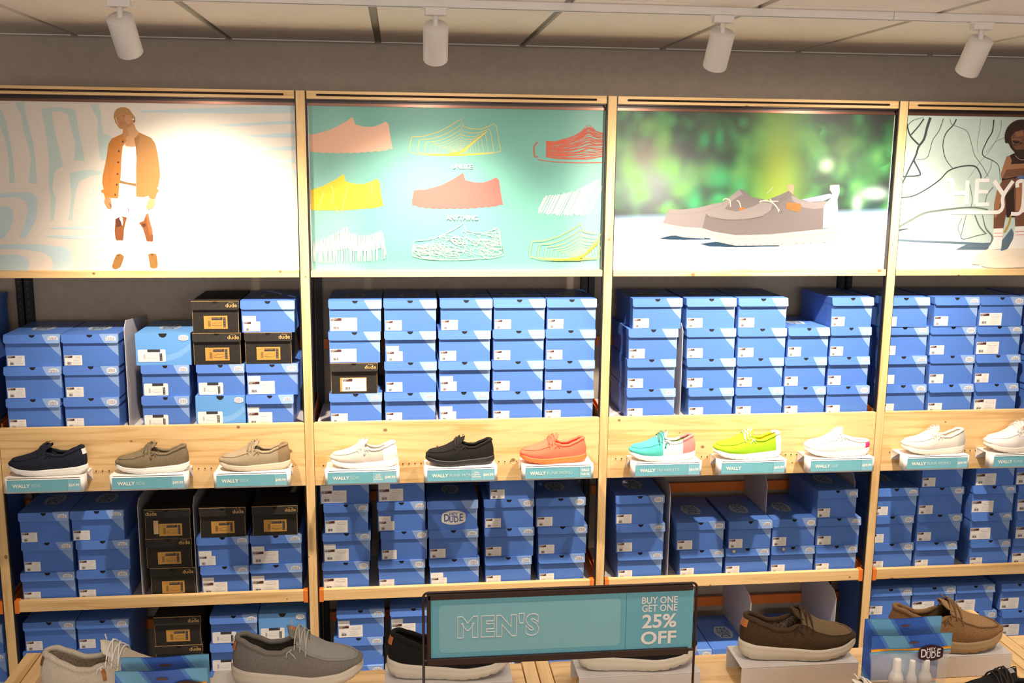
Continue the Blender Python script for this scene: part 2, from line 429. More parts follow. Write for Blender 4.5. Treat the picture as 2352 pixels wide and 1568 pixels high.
# ================================================================== SHOEBOXES
BW, BH, BD = .208, .1262, .325
def box_blue(name, c1, c2, curve=True):
    """printed cardboard: base blue with the paler band sweeping over the right of the front, object space"""
    m = mat(name, c1, .42, spec=.35); nt = m.node_tree; b = nt.nodes['Principled BSDF']
    tc = N(nt, 'ShaderNodeTexCoord'); sp = N(nt, 'ShaderNodeSeparateXYZ'); nt.links.new(tc.outputs['Object'], sp.inputs[0])
    x, y, z = sp.outputs
    if curve:   # band edge runs from the top at x=.030 to the right edge at z=.045
        zt = math_n(nt, 'SUBTRACT', .1262, z)
        e = math_n(nt, 'ADD', math_n(nt, 'MULTIPLY', zt, .42), math_n(nt, 'MULTIPLY', math_n(nt, 'MULTIPLY', zt, zt), 3.8))
        e = math_n(nt, 'ADD', e, .036)
        f = math_n(nt, 'GREATER_THAN', x, e)
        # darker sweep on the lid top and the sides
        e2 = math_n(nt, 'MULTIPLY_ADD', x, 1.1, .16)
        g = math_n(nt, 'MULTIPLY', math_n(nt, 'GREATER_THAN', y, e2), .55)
    else:
        e = math_n(nt, 'ADD', math_n(nt, 'MULTIPLY', z, .9), -.028)
        r_ = math_n(nt, 'ABSOLUTE', math_n(nt, 'SUBTRACT', math_n(nt, 'MULTIPLY', math_n(nt, 'MULTIPLY', x, x), 4.5), math_n(nt, 'SUBTRACT', z, .028)))
        f = math_n(nt, 'MULTIPLY', math_n(nt, 'LESS_THAN', r_, .012), math_n(nt, 'GREATER_THAN', x, -.02)); g = f
        f = math_n(nt, 'MULTIPLY', f, .35)
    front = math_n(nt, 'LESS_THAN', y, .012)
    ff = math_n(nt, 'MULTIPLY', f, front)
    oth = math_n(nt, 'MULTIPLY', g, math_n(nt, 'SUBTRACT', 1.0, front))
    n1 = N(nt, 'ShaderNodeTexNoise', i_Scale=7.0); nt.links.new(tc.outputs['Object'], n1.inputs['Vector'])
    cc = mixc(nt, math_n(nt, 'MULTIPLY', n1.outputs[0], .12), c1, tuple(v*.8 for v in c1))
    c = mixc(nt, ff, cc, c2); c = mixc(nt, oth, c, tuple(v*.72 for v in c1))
    nt.links.new(c, b.inputs['Base Color'])
    return m
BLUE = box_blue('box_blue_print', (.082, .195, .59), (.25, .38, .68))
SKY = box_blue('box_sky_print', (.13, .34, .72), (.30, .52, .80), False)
BLK = fabric('box_black_print', (.020, .017, .015), (.028, .024, .020), 60, rough=.55, bump=0)
KRAFT = mat('kraft_edge', (.45, .27, .10), .7)
HOLE = mat('finger_hole_black', (.008, .006, .006), .8)  # black plate colour stands for the dark inside of the box
WHITE = mat('label_white', (.80, .77, .74), .6)
MAROON = mat('label_header_maroon', (.07, .02, .02), .6)
INK = mat('label_ink', (.03, .03, .04), .6)
INKG = mat('label_ink_grey', (.35, .32, .32), .6)
TAN = mat('label_tan', (.52, .27, .055), .6)
TANK_ = mat('label_tan_ink', (.10, .05, .02), .6)
LOGOW = mat('logo_white', (.82, .80, .76), .55)
LOGOB = mat('logo_letter_blue', (.06, .12, .33), .55)
LOGOG = mat('logo_letter_grey', (.30, .30, .42), .55)
SILV = mat('lid_badge_silver', (.36, .42, .50), .45)
SILVB = mat('lid_badge_letter', (.05, .10, .25), .45)
SIDEG = mat('side_badge_grey', (.14, .20, .36), .5)
GOLD = mat('gold_lettering', (.55, .34, .12), .5)

def badge(b, bg, ink, s, M):
    """rounded six-sided badge with HEY over DUDE, width 1*s, built in the XY plane of M"""
    pts = []
    def arc(x0, y0, x1, y1, sag, n=10):
        for k in range(n):
            t = k/n; pts.append((lerp(x0, x1, t), lerp(y0, y1, t)+sag*4*t*(1-t)))
    arc(-.46, .20, .46, .20, .125, 16); arc(.46, .20, .50, .15, .012, 4); arc(.50, .15, .50, -.15, 0, 3); arc(.50, -.15, .46, -.20, 0, 4)
    arc(.46, -.20, -.46, -.20, -.115, 16); arc(-.46, -.20, -.50, -.15, 0, 4); arc(-.50, -.15, -.50, .15, 0, 3)
    b.poly([M @ Vector((x*s, y*s, 0)) for x, y in pts], bg)
    e = .0004
    def t(ch, x, y, sx, sy, rot=0, bold=.02):
        b.text(ch, ink, 1.0, M @ Matrix.Translation((x*s, y*s, e)) @ Matrix.Rotation(rot, 4, 'Z') @ Matrix.Diagonal((sx*s, sy*s, 1, 1)), bold)
    t('HEY', 0, .155, .20, .17); b.poly([M @ Vector((x*s, y*s, e)) for x, y in ((-.17, .075), (.15, .075), (.20, .105), (.20, .085), (.16, .055), (-.17, .055))], ink)
    t('D', -.29, -.01, .33, .46, .05); t('U', -.09, -.09, .27, .36); t('D', .11, -.09, .27, .36); t('E', .31, -.01, .33, .46, -.02)

def rect(b, x0, x1, z0, z1, y, m): b.faces([(x0, y, z0), (x1, y, z0), (x1, y, z1), (x0, y, z1)], [(0, 1, 2, 3)], m)
def lab(kind):
    """the paper labels, drawn from the label's lower left corner; returns a mesh object"""
    b = MB(); y = -.0006; y2 = -.0010
    rnd = random.Random(5)
    def barcode(x0, x1, z0, z1, ink, n=9, vert=True):
        for k in range(n):
            x = lerp(x0, x1, (k+.5)/n); w_ = (x1-x0)/n*(.25+.5*rnd.random()); rect(b, x-w_/2, x+w_/2, z0, z1, y2, ink)
    def lines(x0, x1, z0, z1, n, ink, th=.0007):
        for k in range(n):
            z = lerp(z0, z1, (k+.5)/n); rect(b, x0, lerp(x0, x1, .6+.4*rnd.random()), z-th/2, z+th/2, y2, ink)
    def sketch(x0, x1, z0, z1, ink, th=.0008, flip=False):
        pr = [(0, .25), (.03, .6), (.25, .66), (.42, .98), (.52, .8), (.7, .72), (.93, .95), (1, .3), (.9, .08), (.3, .02), (0, .25)]
        if flip: pr = [(1-a, c) for a, c in pr]
        b.stroke([(lerp(x0, x1, a), y2, lerp(z0, z1, c)) for a, c in pr], th, ink)
        b.stroke([(lerp(x0, x1, a), y2, lerp(z0, z1, c)) for a, c in ((0, .28), (.5, .2), (1, .34))], th*.7, ink)
    oz = 0
    if kind in ('s', 's2'):
        rect(b, 0, .064, 0, .040, y, WHITE); rect(b, .002, .029, .030, .0385, y2, MAROON)
        b.text('WALLY', WHITE, .0062, FR(.0125, y2-.0003, .0365), .0, ); b.text('SOX', WHITE, .0050, FR(.0085, y2-.0003, .0325))
        barcode(.009, .024, .003, .013, INK, 8); lines(.008, .026, .015, .018, 1, INKG); lines(.034, .060, .004, .026, 5, INKG, .0005)
        rect(b, .0315, .0318, .002, .038, y2, INKG); sketch(.040, .056, .030, .036, INKG, .0005)
        if kind == 's2': rect(b, -.002, .049, .0405, .062, y, WHITE); lines(.006, .040, .047, .055, 2, INKG, .0004)
    elif kind in ('w', 'w2'):
        rect(b, 0, .104, 0, .053, y, WHITE); rect(b, .002, .044, .0405, .0515, y2, MAROON)
        b.text('WALLY', WHITE, .0080, FR(.0150, y2-.0003, .0487)); b.text('SOX', WHITE, .0060, FR(.0105, y2-.0003, .0435))
        lines(.003, .028, .036, .0385, 1, INKG); barcode(.012, .034, .007, .018, INK, 11); lines(.012, .030, .021, .024, 1, INKG)
        rect(b, .046, .0463, .003, .050, y2, INKG); rect(b, .048, .100, .0285, .0288, y2, INKG)
        sketch(.053, .094, .034, .048, INKG); lines(.049, .100, .004, .027, 5, INKG, .0006)
        if kind == 'w2': rect(b, -.002, .048, .0535, .074, y, WHITE); lines(.008, .040, .060, .067, 2, INKG, .0004)
    elif kind == 'r':
        W, H, r = .104, .049, .005; pts = []
        for cx, cz, a0 in ((W-r, H-r, 0), (r, H-r, 90), (r, r, 180), (W-r, r, 270)):
            for k in range(5): a = math.radians(a0+k*22.5); pts.append((cx+r*math.cos(a), y, cz+r*math.sin(a)))
        b.poly(pts, WHITE)
        rect(b, .036, .084, .0385, .0495, y2, INK); rect(b, .081, .091, .004, .034, y2, INK)
        for k in range(4): b.text('8', WHITE, .0065, FR(.086, y2-.0003, .0305-k*.0075))
        barcode(.020, .028, .012, .030, INKG, 5); sketch(.034, .076, .012, .028, INKG, .0006); lines(.014, .032, .040, .042, 1, INKG, .0005)
    elif kind in ('t', 't2'):
        rect(b, 0, .104, 0, .052, y, TAN); rect(b, .034, .082, .035, .046, y2, INK); rect(b, .085, .096, .006, .046, y2, INK)
        b.text('WALLY SOX', TAN, .0072, FR(.053, y2-.0003, .0425)); 
        for k, s_ in enumerate(('13', '47', '12', '32')): b.text(s_, TAN, .0070, FR(.0905, y2-.0003, .0425-k*.0105))
        for k in range(9): rect(b, .018, .030, .009+k*.0028, .0102+k*.0028, y2, TANK_)
        sketch(.036, .080, .010, .028, TANK_, .0009); lines(.014, .032, .041, .044, 1, TANK_)
        if kind == 't2': rect(b, -.024, -.002, .009, .066, y-.0005, mat('tan_sticker', (.62, .40, .20), .6))
    elif kind == 'wt':
        rect(b, -.010, .106, -.001, .056, y+.0002, TAN); rect(b, 0, .104, 0, .053, y, WHITE); rect(b, .002, .044, .0405, .0515, y2, MAROON)
        b.text('WALLY', WHITE, .0080, FR(.0150, y2-.0003, .0487)); b.text('SOX', WHITE, .0060, FR(.0105, y2-.0003, .0435))
        barcode(.012, .034, .007, .018, INK, 11); sketch(.053, .094, .034, .048, INKG); lines(.049, .100, .004, .027, 5, INKG, .0006)
    return b
def flap_outline(w_, h, r, top, notch=True):
    """front flap of the lid in x,z, lower corners rounded, half-moon cut at the top"""
    pts = [(-w_, top)]
    pts += [(-w_, top-h+r)] + [(-w_+r-r*math.cos(a), top-h+r-r*math.sin(a)) for a in [PI/2*k/5 for k in range(1, 6)]]
    pts += [(w_-r*.25, top-h), (w_, top-h+r*.25), (w_, top)]
    if notch: pts += [(.0115*math.cos(a), top-.0125*math.sin(a)) for a in [PI*k/10 for k in range(0, 11)]]
    return pts
def make_lid(parent, m, edge, splay, notch=True):
    b = MB(); w_ = BW/2; top = BH; h = .034
    t_ = .0016
    out = flap_outline(w_-.0003, h, .010, 0.0, notch)
    a = math.radians(splay)
    def pt(x, z, y): return (x, y*math.cos(a)+z*math.sin(a)*1.0, top+z*math.cos(a)) if splay else (x, y, top+z)
    b.prism([pt(x, z, 0) for x, z in out], (0, t_, 0), m)
    # panel is cut where the half moon is, so the top sheet starts behind it
    b.box(-w_, w_, t_, BD, top-.0016, top, m)
    b.box(-w_, -w_+.0016, t_, BD, top-.029, top-.0016, m); b.box(w_-.0016, w_, t_, BD, top-.029, top-.0016, m)
    b.box(-w_, w_, BD, BD+.0016, top-.029, top, m)
    if edge is not None:
        b.box(-w_-.0004, w_+.0004, -.0004, .0010, top-.0012, top+.0004, edge)
        b.box(w_-.0012, w_+.0006, -.0006, .0012, top-.029, top, edge)
    return b.build('lid', parent)
PROTO = {}
def make_box(kind, label_kind, splay):
    k = (kind, label_kind, splay)
    if k in PROTO: return PROTO[k], False
    t = thing('shoebox', '', 'shoebox')
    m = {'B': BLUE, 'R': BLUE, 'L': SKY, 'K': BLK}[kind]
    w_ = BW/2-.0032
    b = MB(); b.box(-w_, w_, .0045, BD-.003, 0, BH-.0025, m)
    if kind == 'K': b.box(w_-.0010, w_+.0004, .0038, .0050, 0, BH-.028, KRAFT); b.box(-w_-.0004, -w_+.0008, .0038, .0050, 0, BH-.028, KRAFT)
    if kind == 'L': b.box(-w_-.003, w_+.003, .001, BD, 0, BH, m)
    body = b.build('body', t); lid = body
    if kind != 'L': lid = make_lid(t, m, KRAFT if kind == 'K' else None, splay, kind != 'R')
    b = MB()
    yy = -.0008 if kind == 'L' else .0030
    zz = BH if kind != 'L' else BH
    r = .0125 if kind != 'L' else .0155
    if kind != 'R':
        if kind == 'L':
            b.poly([(r*math.cos(a), .0004, zz+.0002-r*1.05*math.sin(a)) for a in [PI*q/14 for q in range(15)]], HOLE)
        else:
            b.box(-.013, .013, .0030, .0044, zz-.0150, zz-.0018, HOLE)
        b.build('finger_hole', body)
    fy = -.0010
    sp = math.sin(math.radians(splay))
    if kind in 'BL':
        b = MB(); zc = BH-.0175
        badge(b, LOGOW, LOGOG, .037, FR(.078, fy-.017*sp, zc) @ Matrix.Rotation(0, 4, 'X')); b.build('badge_logo', lid)
        b = MB(); badge(b, SILV, SILVB, .115, Matrix.Translation((-.002, .155, BH+.0006)) @ Matrix.Rotation(PI/2, 4, 'Z') @ Matrix.Diagonal((1, 1.15, 1, 1))); b.build('lid_badge', lid)
        b = MB(); badge(b, SIDEG, BLUE, .034, Matrix.Translation((-BW/2-.0006+.0035, .030, .034)) @ Matrix.Rotation(-PI/2, 4, 'Z') @ Matrix.Rotation(PI/2, 4, 'X') @ Matrix.Rotation(PI/2, 4, 'Z')); b.build('side_badge', body)
    if kind == 'R':
        b = MB(); badge(b, LOGOW, LOGOB, .098, FR(.004, .0032, .052)); b.build('badge_logo', body)
        b = MB(); badge(b, SILV, SILVB, .115, Matrix.Translation((-.002, .155, BH+.0006)) @ Matrix.Rotation(PI/2, 4, 'Z')); b.build('lid_badge', lid)
    if kind == 'K':
        b = MB(); xx = -.070 if label_kind == 't2' else .072
        b.text('dude', GOLD, .0255, FRS(xx, fy-.017*sp-.0004, BH-.017, 1.0, .9), .0004); b.text('hey', GOLD, .009, FRS(xx, fy-.017*sp-.0004, BH-.0060, 1.6, .7)); b.build('gold_wordmark', lid)
    if label_kind:
        b = lab(label_kind); o = b.build('paper_label', body)
        yb = .0042 if kind != 'L' else .0006
        o.location = {'s': (-.097, yb, .004), 's2': (-.095, yb, .004), 'w': (-.0975, yb, .004), 'w2': (-.096, yb, .004), 'r': (-.096, yb, .004 if kind != 'L' else .014), 't': (-.052, yb, .016), 't2': (-.040, yb, .012), 'wt': (-.052, yb, .010)}[label_kind]
    PROTO[k] = t
    return t, True
T = {'c4': (0, 620, 3.015), 'c5': (680, 620, 3.015), 'c6': (1380, 620, 2.42), 'b1': (0, 1080, 3.178), 'b2': (680, 1080, 3.178), 'b3': (1380, 1080, 3.213), 'b4': (1900, 1080, 3.212)}
S=[
('upper',1,'c4',[
 [(18,412,458,683,'B','s'),(22,423,683,905,'B','s'),(40,415,905,None,'B','s')],
 [(415,822,448,665,'B','s'),(432,818,665,885,'B','s'),(435,820,885,None,'B','s')],
 [(930,1315,430,655,'L','r'),(972,1308,655,870,'B','r'),(978,1310,870,None,'B','r')],
 [(1320,1650,213,435,'K','t'),(1330,1665,438,655,'K','t'),(1355,1692,657,870,'B','r'),(1350,1695,872,None,'L','r')],
 [(1660,2040,213,433,'B','s2'),(1688,2018,437,655,'K','t'),(1700,2065,657,865,'B','w2'),(1698,2030,865,None,'B','w2')]]),
('upper',2,'c5',[
 [(222,592,207,430,'B','w'),(222,585,432,645,'B','w'),(235,565,650,858,'K','wt'),(228,595,858,None,'B','s')],
 [(603,975,212,438,'B','s'),(610,970,440,645,'B','s2'),(610,975,645,850,'B','s'),(610,970,852,None,'B','s')],
 [(995,1362,190,415,'B','s'),(983,1350,418,630,'B','s'),(985,1348,630,842,'B','s2'),(985,1338,842,None,'B','s2')],
 [(1368,1730,195,412,'B','s'),(1360,1725,413,628,'B','s'),(1358,1715,628,840,'B','s'),(1358,1712,840,None,'B','s')],
 [(1738,2085,198,412,'B','s'),(1727,2075,413,625,'B','s'),(1720,2068,625,835,'B','s'),(1718,2062,835,None,'B','s')]]),
('upper',3,'c6',[
 [(180,457,158,325,'B','s'),(155,432,325,495,'B','s'),(148,420,495,658,'B','s'),(145,418,658,None,'B','s')],
 [(478,755,165,332,'B','s'),(478,752,332,498,'B','s'),(478,750,500,665,'B','s'),(488,740,665,None,'B','s')],
 [(765,1045,147,318,'B','s'),(763,1035,320,485,'B','s'),(758,1020,487,650,'B','s'),(752,1018,650,None,'B','s')],
 [(1045,1275,310,480,'B','s'),(1025,1258,482,645,'B','s'),(1020,1248,645,None,'B','s')],
 [(1290,1522,153,322,'B','s'),(1280,1508,325,488,'B','s'),(1268,1498,488,650,'B','s'),(1255,1493,650,None,'B','s')]]),
('upper',4,'c6',[
 [(1566,1828,150,315,'B','s'),(1564,1828,313,475,'B','s'),(1556,1818,475,638,'B','s'),(1553,1815,638,None,'B','s')],
 [(1858,2105,147,308,'B','s'),(1838,2093,308,470,'B','s'),(1835,2085,472,632,'B','s'),(1825,2072,632,None,'B','s')],
 [(2110,2356,147,308,'B','w'),(2095,2345,308,468,'B','w'),(2090,2338,468,628,'B','s'),(2082,2322,630,None,'B','w')],
 [(2385,2630,147,308,'B','s'),(2380,2625,308,468,'B','s'),(2375,2620,468,628,'B','s'),(2370,2615,630,None,'B','s')]]),
('middle',1,'b1',[
 [(130,500,300,510,'B','s'),(148,525,512,712,'B','s'),(143,540,712,922,'B','s')],
 [(500,892,278,500,'B','s'),(548,940,498,712,'B','s'),(550,938,708,915,'B','s')],
 [(1045,1385,258,480,'K','t2'),(1055,1395,482,702,'K','t'),(1088,1420,705,895,'K','t')],
 [(1450,1790,268,485,'K','t'),(1428,1812,488,705,'B','s2'),(1460,1815,705,890,'B','w2')],
 [(1835,2170,240,460,'K','t'),(1820,2200,465,685,'B','w2'),(1820,2205,685,880,'B','w2')]]),
('middle',2,'b2',[
 [(165,535,45,262,'B','w2'),(200,528,262,485,'B','w'),(190,545,488,688,'B','w2'),(188,535,685,855,'B','w')],
 [(590,942,45,258,'B','w2'),(590,948,255,470,'B','s2'),(615,960,465,655,'B','s'),(597,942,655,840,'B','s')],
 [(955,1330,222,445,'R',''),(965,1330,445,640,'B','s'),(970,1340,640,830,'B','s2')],
 [(1410,1745,10,210,'B','s'),(1370,1740,212,425,'B','s'),(1375,1740,428,635,'B','s'),(1378,1720,635,818,'B','s')],
 [(1750,2115,205,415,'B','s'),(1765,2130,418,625,'B','s'),(1770,2108,625,800,'B','s')]]),
('middle',3,'b3',[
 [(112,472,178,392,'B','s'),(115,475,392,595,'B','s'),(125,458,595,782,'B','s')],
 [(560,920,372,590,'B','s'),(585,910,585,765,'B','s')],
 [(945,1265,385,575,'B','s'),(925,1248,575,750,'B','s')],
 [(1268,1590,368,558,'B','s'),(1262,1582,560,738,'B','s')],
 [(1605,1900,148,358,'B','s'),(1595,1915,360,552,'B','s'),(1590,1895,550,718,'B','s')]]),
('middle',4,'b4',[
 [(355,675,140,345,'B','s'),(323,643,345,530,'B','s'),(320,640,530,700,'B','s')],
 [(712,1022,-80,115,'B','s'),(685,1015,115,320,'B','s'),(675,1003,318,515,'B','s'),(655,958,515,690,'B','s')],
 [(1108,1400,-80,112,'B','w'),(1078,1392,118,318,'B','w'),(1065,1365,315,495,'B','w'),(1065,1360,495,668,'B','s')],
 [(1405,1700,-80,105,'B','w'),(1415,1710,105,305,'B','w'),(1400,1695,305,490,'B','w'),(1380,1675,490,650,'B','w')]]),
('lower',1,'b1',[
 [(162,545,1105,1330,'B','s'),(165,550,1330,None,'B','s'),(165,550,1530,None,'B','s')],
 [(552,935,1085,1300,'B','s'),(560,930,1300,None,'B','s'),(560,930,1500,None,'B','s')],
 [(1112,1460,1010,1240,'K','t'),(1125,1475,1240,None,'K','t'),(1120,1470,1450,None,'K','t')],
 [(1530,1878,1055,1255,'B','r'),(1530,1878,1255,1430,'B','r'),(1530,1878,1430,None,'B','r')],
 [(1885,2235,1050,1240,'L','r'),(1885,2235,1250,None,'B','r'),(1885,2235,1430,None,'B','r')]]),
('lower',2,'b2',[
 [(295,645,1055,1240,'B','w2'),(275,635,1240,1440,'B','s'),(270,640,1440,None,'B','s')],
 [(685,1030,1025,1220,'B','w2'),(700,1040,1230,None,'B','s'),(700,1040,1430,None,'B','s')]]),
('lower',3,'b3',[
 [(490,825,1225,None,'B','s')],[(800,1130,1290,None,'B','s')],[(1400,1700,1230,None,'B','s')]]),
('lower',4,'b4',[
 [(315,630,880,1070,'B','s'),(320,625,1070,None,'B','s'),(320,625,1250,None,'B','s')],
 [(635,950,850,1040,'B','w'),(640,955,1040,None,'B','s'),(640,955,1230,None,'B','s')],
 [(955,1240,820,1010,'B','w'),(945,1240,1010,1200,'B','w'),(945,1240,1200,None,'B','w')],
 [(1290,1560,840,1010,'B','w'),(1290,1560,1010,1195,'B','w'),(1290,1560,1195,None,'B','w')]]),
]

ORD = ['first', 'second', 'third', 'fourth', 'fifth']
BASE = {'upper': EYE-1.0475, 'middle': EYE-1.7640, 'lower': EYE-2.2305}
FRONTY = .030
KN = {'B': 'blue', 'L': 'plain sky-blue', 'K': 'black', 'R': 'blue'}
LN = {'s': 'small label', 's2': 'doubled small label', 'w': 'wide label', 'w2': 'doubled wide label', 'r': 'rounded label', 't': 'tan label', 't2': 'tan label', 'wt': 'white label', '': 'big badge'}
rb = random.Random(11)
def put_box(kind, lk, xc, wd, z, label, group, y=None, rz=None, splay=None):
    sp = rb.choice((4, 7, 10, 13)) if splay is None else splay
    if kind == 'L': sp = 0
    src, new = make_box(kind, lk, sp)
    t = src if new else copy_tree(src)
    t.scale = (wd/BW, 1, 1)
    t.location = (xc, FRONTY+(rb.uniform(-.003, .006) if y is None else y), z)
    t.rotation_euler = (0, 0, rb.uniform(-.008, .008) if rz is None else rz)
    t['label'] = label; t['group'] = group
    return t
EDGE = {}
for sh, bay, crop, stacks in S:
    ox, oy, s_ = T[crop]
    for si, st in enumerate(stacks):
        base = BASE[sh]
        n = len(st)
        if sh == 'lower':
            tops = []
        for k, (a, c, yt, yb, kind, lk) in enumerate(st):
            xl = P(ox+a/s_, oy+yt/s_, FRONTY); xr = P(ox+c/s_, oy+yt/s_, FRONTY)
            z = base+(n-1-k)*(BH+.0003)
            pos = 'alone' if n == 1 else ('top' if k == 0 else ('bottom' if k == n-1 else ('second from top' if k == 1 else ORD[k]+' from top')))
            lb = f'{KN[kind]} shoebox, {LN[lk]}, {pos}, {ORD[si]} stack, {sh} shelf, {ART[bay].replace(" poster", "")} bay'
            wd = max(.178, min(.2125, xr.x-xl.x)); xc = (xl.x+xr.x)/2; lev = (sh, bay, n-1-k)
            xc = max(xc, EDGE.get(lev, -9)+wd/2+.0035); EDGE[lev] = xc+wd/2
            put_box(kind, lk, xc, wd, z, lb, f'shoeboxes on the {sh} shelf of the {ART[bay].replace(" poster", "")} bay')
# stacks at the edges of the frame, in the bay beyond the left post
for sh, nn in (('upper', 4), ('middle', 4), ('lower', 3)):
    for k in range(nn):
        put_box('B', 's', -1.345, .208, BASE[sh]+(nn-1-k)*(BH+.0003), f'blue shoebox beyond the left post, {"top" if k == 0 else ("bottom" if k == nn-1 else ORD[k]+" from top")} of its stack, {sh} shelf', f'shoeboxes on the {sh} shelf beyond the left post')
# partly hidden stack behind the price sign and table
for xc, k, lb in ((.739, 0, 'blue shoebox on lower shelf just under the sign, left of the table slats'), (1.061, 1, 'blue shoebox on lower shelf glimpsed under the sign, right of the table slats')):
    for j in range(2):
        put_box('B', 's', xc, .208, BASE['lower']+j*(BH+.0003), lb+(', upper one' if j else ', lower one'), 'shoeboxes on the lower shelf behind the sign')
# round gold stickers on two lids of the middle shelf
for (px, py), lb in (((1686, 1266), 'round gold sticker on box lid left of centre, grey shoe bay'), ((1800, 1261), 'round gold sticker on box lid right of centre, grey shoe bay')):
    p = P(px, py, FRONTY-.006)
    b = MB(); b.lathe([(.0068, 0), (.0068, .0008)], mat('gold_sticker', (.45, .36, .20), .4), 20, False, Matrix.Translation((p.x, p.y+.001, p.z)) @ Matrix.Rotation(PI/2, 4, 'X'))
    tag(b.build('round_sticker'), lb, 'sticker', 'gold stickers on lids')
# ================================================================== SHOES
def sh_w(t):
    A = .0355+.0150*sstep(.22, .72, t)-.002*sstep(.1, .35, t)*(1-sstep(.45, .6, t))
    return A*(max(0, 1-abs(2*t-1)**2.9))**(1/2.3)
def zsole_(t): return interp([(0, .043), (.12, .037), (.35, .032), (.62, .029), (.82, .033), (1, .046)], t)
def zbot(t): return interp([(0, .008), (.07, .001), (.2, 0), (.55, 0), (.72, .002), (.88, .009), (1, .022)], t)
ZTOP = [(0, .109), (.06, .108), (.16, .096), (.28, .082), (.38, .082), (.47, .093), (.53, .091), (.62, .076), (.75, .065), (.90, .061), (1, .059)]
ZMULE = [(0, .066), (.08, .066), (.2, .068), (.35, .080), (.46, .098), (.52, .092), (.62, .076), (.75, .065), (.90, .061), (1, .059)]
def make_shoe(name, label, loc, rotz, L, upper, sole, collar=None, lining=None, toe=None, heel=None, vamp=None, lace=None, tongue=None,
              mule=False, badge_m=None, heel_tab=None, toggle=None, heel_t=.14, sk=.86, group='shoes on the wall stands', rise=1.0, stitch=None, laces=3):
    t0 = thing(name, label, 'shoe', loc, rotz, group)
    collar = collar or upper; lining = lining or collar; vamp = vamp or upper; lace = lace or upper; tongue = tongue or vamp; toe = toe or upper
    s = L/.29; zsole = lambda t: zsole_(t)*sk; ZT_ = ZMULE if mule else ZTOP
    zt = lambda t: (zsole(t)+(interp(ZT_, t)-zsole(t))*rise)
    M = 120
    def ring(k): ph = 2*PI*k/M; t = (1-math.cos(ph))/2; return t, (1 if ph <= PI else -1)
    X = lambda t: (t-.5)*.29
    V = lambda x, y, z: Vector((x*s, y*s, z*s))
    # ---- sole
    b = MB(); rows = []
    for sc, fz, tread in ((.0, 0, 0), (.90, 0, 0), (1.0, .06, 1), (1.055, .35, 0), (1.065, .55, 0), (1.045, .62, 0), (1.055, .78, 0), (1.04, 1.0, 0), (.95, 1.02, 0), (.0, .9, 0)):
        r = []
        for k in range(M):
            t, sd = ring(k); zb, zs = zbot(t), zsole(t)
            z = zb+(zs-zb)*fz
            if tread and k % 4 == 0: z += .0035
            r.append(V(X(.5+(t-.5)*(1+(sc-1)*.55 if sc else 0)), sd*sh_w(t)*sc, z))
        rows.append(r)
    b.grid(rows, sole, True, True); b.build('sole', t0)
    # ---- side wall between sole and top ring
    def top(t, sd, ins=0.0):
        f = lerp(.86, .86, sstep(.3, .7, t))-ins
        if .40 < t < .60: f -= .16*math.exp(-((t-.49)/.07)**2)
        x = X(t)+(.011*(1-t)**8 if not mule else .004*(1-t)**8)-.009*t**9
        return (x, sd*sh_w(t)*f, zt(t))
    def wall(rng, out=0.0, zlo=0.0, zhi=1.0):
        rows = []
        for j in range(9):
            v = zlo+(zhi-zlo)*j/8; r = []
            for k in range(M+1):
                t, sd = ring(k % M)
                bx, by, bz = X(t), sd*sh_w(t)*1.0, zsole(t)-.002
                tx, ty, tz = top(t, sd)
                bl = math.sin(PI*min(1, v*1.05))*.0035*(1+.6*t)
                y = lerp(by, ty, v**1.3)+sd*(bl+out)*(1 if abs(by) > .004 else 0)
                x = lerp(bx, tx, v**1.2)+(bl*1.2+out)*(-1 if t < .04 else (1 if t > .96 else 0))
                r.append((V(x, y, lerp(bz, tz, v)), t))
            rows.append(r)
        return rows
    def wall_mesh(nm, m, t_a, t_b, out=0.0):
        rows = wall(None, out); b = MB(); i = b.mi(m)
        vs = [[b.bm.verts.new(p) for p, t in r] for r in rows]
        for a in range(8):
            for k in range(M):
                tm = (rows[a][k][1]+rows[a][k+1][1])/2
                if t_a <= tm < t_b:
                    f = b.bm.faces.new((vs[a][k], vs[a][k+1], vs[a+1][k+1], vs[a+1][k])); f.smooth = True; f.material_index = i
        loose = [v for v in b.bm.verts if not v.link_faces]; bmesh.ops.delete(b.bm, geom=loose, context='VERTS')
        bmesh.ops.remove_doubles(b.bm, verts=b.bm.verts, dist=1e-5)
        return b.build(nm, t0)
    if toe is not upper:
        wall_mesh('quarter', upper, 0, .52); wall_mesh('toe_panel', toe, .52, 1.01)
    else: wall_mesh('quarter', upper, 0, 1.01)
    if heel is not None: wall_mesh('heel_panel', heel, -.01, .085 if mule else heel_t, .0012)
    # ---- padded collar, lining and insole
    te = .50
    ks = [k for k in range(M) if ring(k)[0] <= te]
    order = [k for k in ks if k > M/2]+[k for k in ks if k <= M/2]
    b = MB(); pts = []; rad = []
    for k in order:
        t, sd = ring(k); x, y, z = top(t, sd, .03); pts.append(V(x, y, z-.004)); rad.append(.0062*s*(1 if t < .42 else lerp(1, .35, (t-.42)/.08)))
    b.tube(pts, rad, collar, 10); b.build('collar', t0)
    if heel is not None and not mule:
        b = MB(); pts = [];
        for k in order:
            t, sd = ring(k)
            if t < heel_t: x, y, z = top(t, sd, .03); pts.append(V(x, y, z-.004))
        b.tube(pts, .0067*s, heel, 10); b.build('heel_collar', t0)
    b = MB(); rows = []
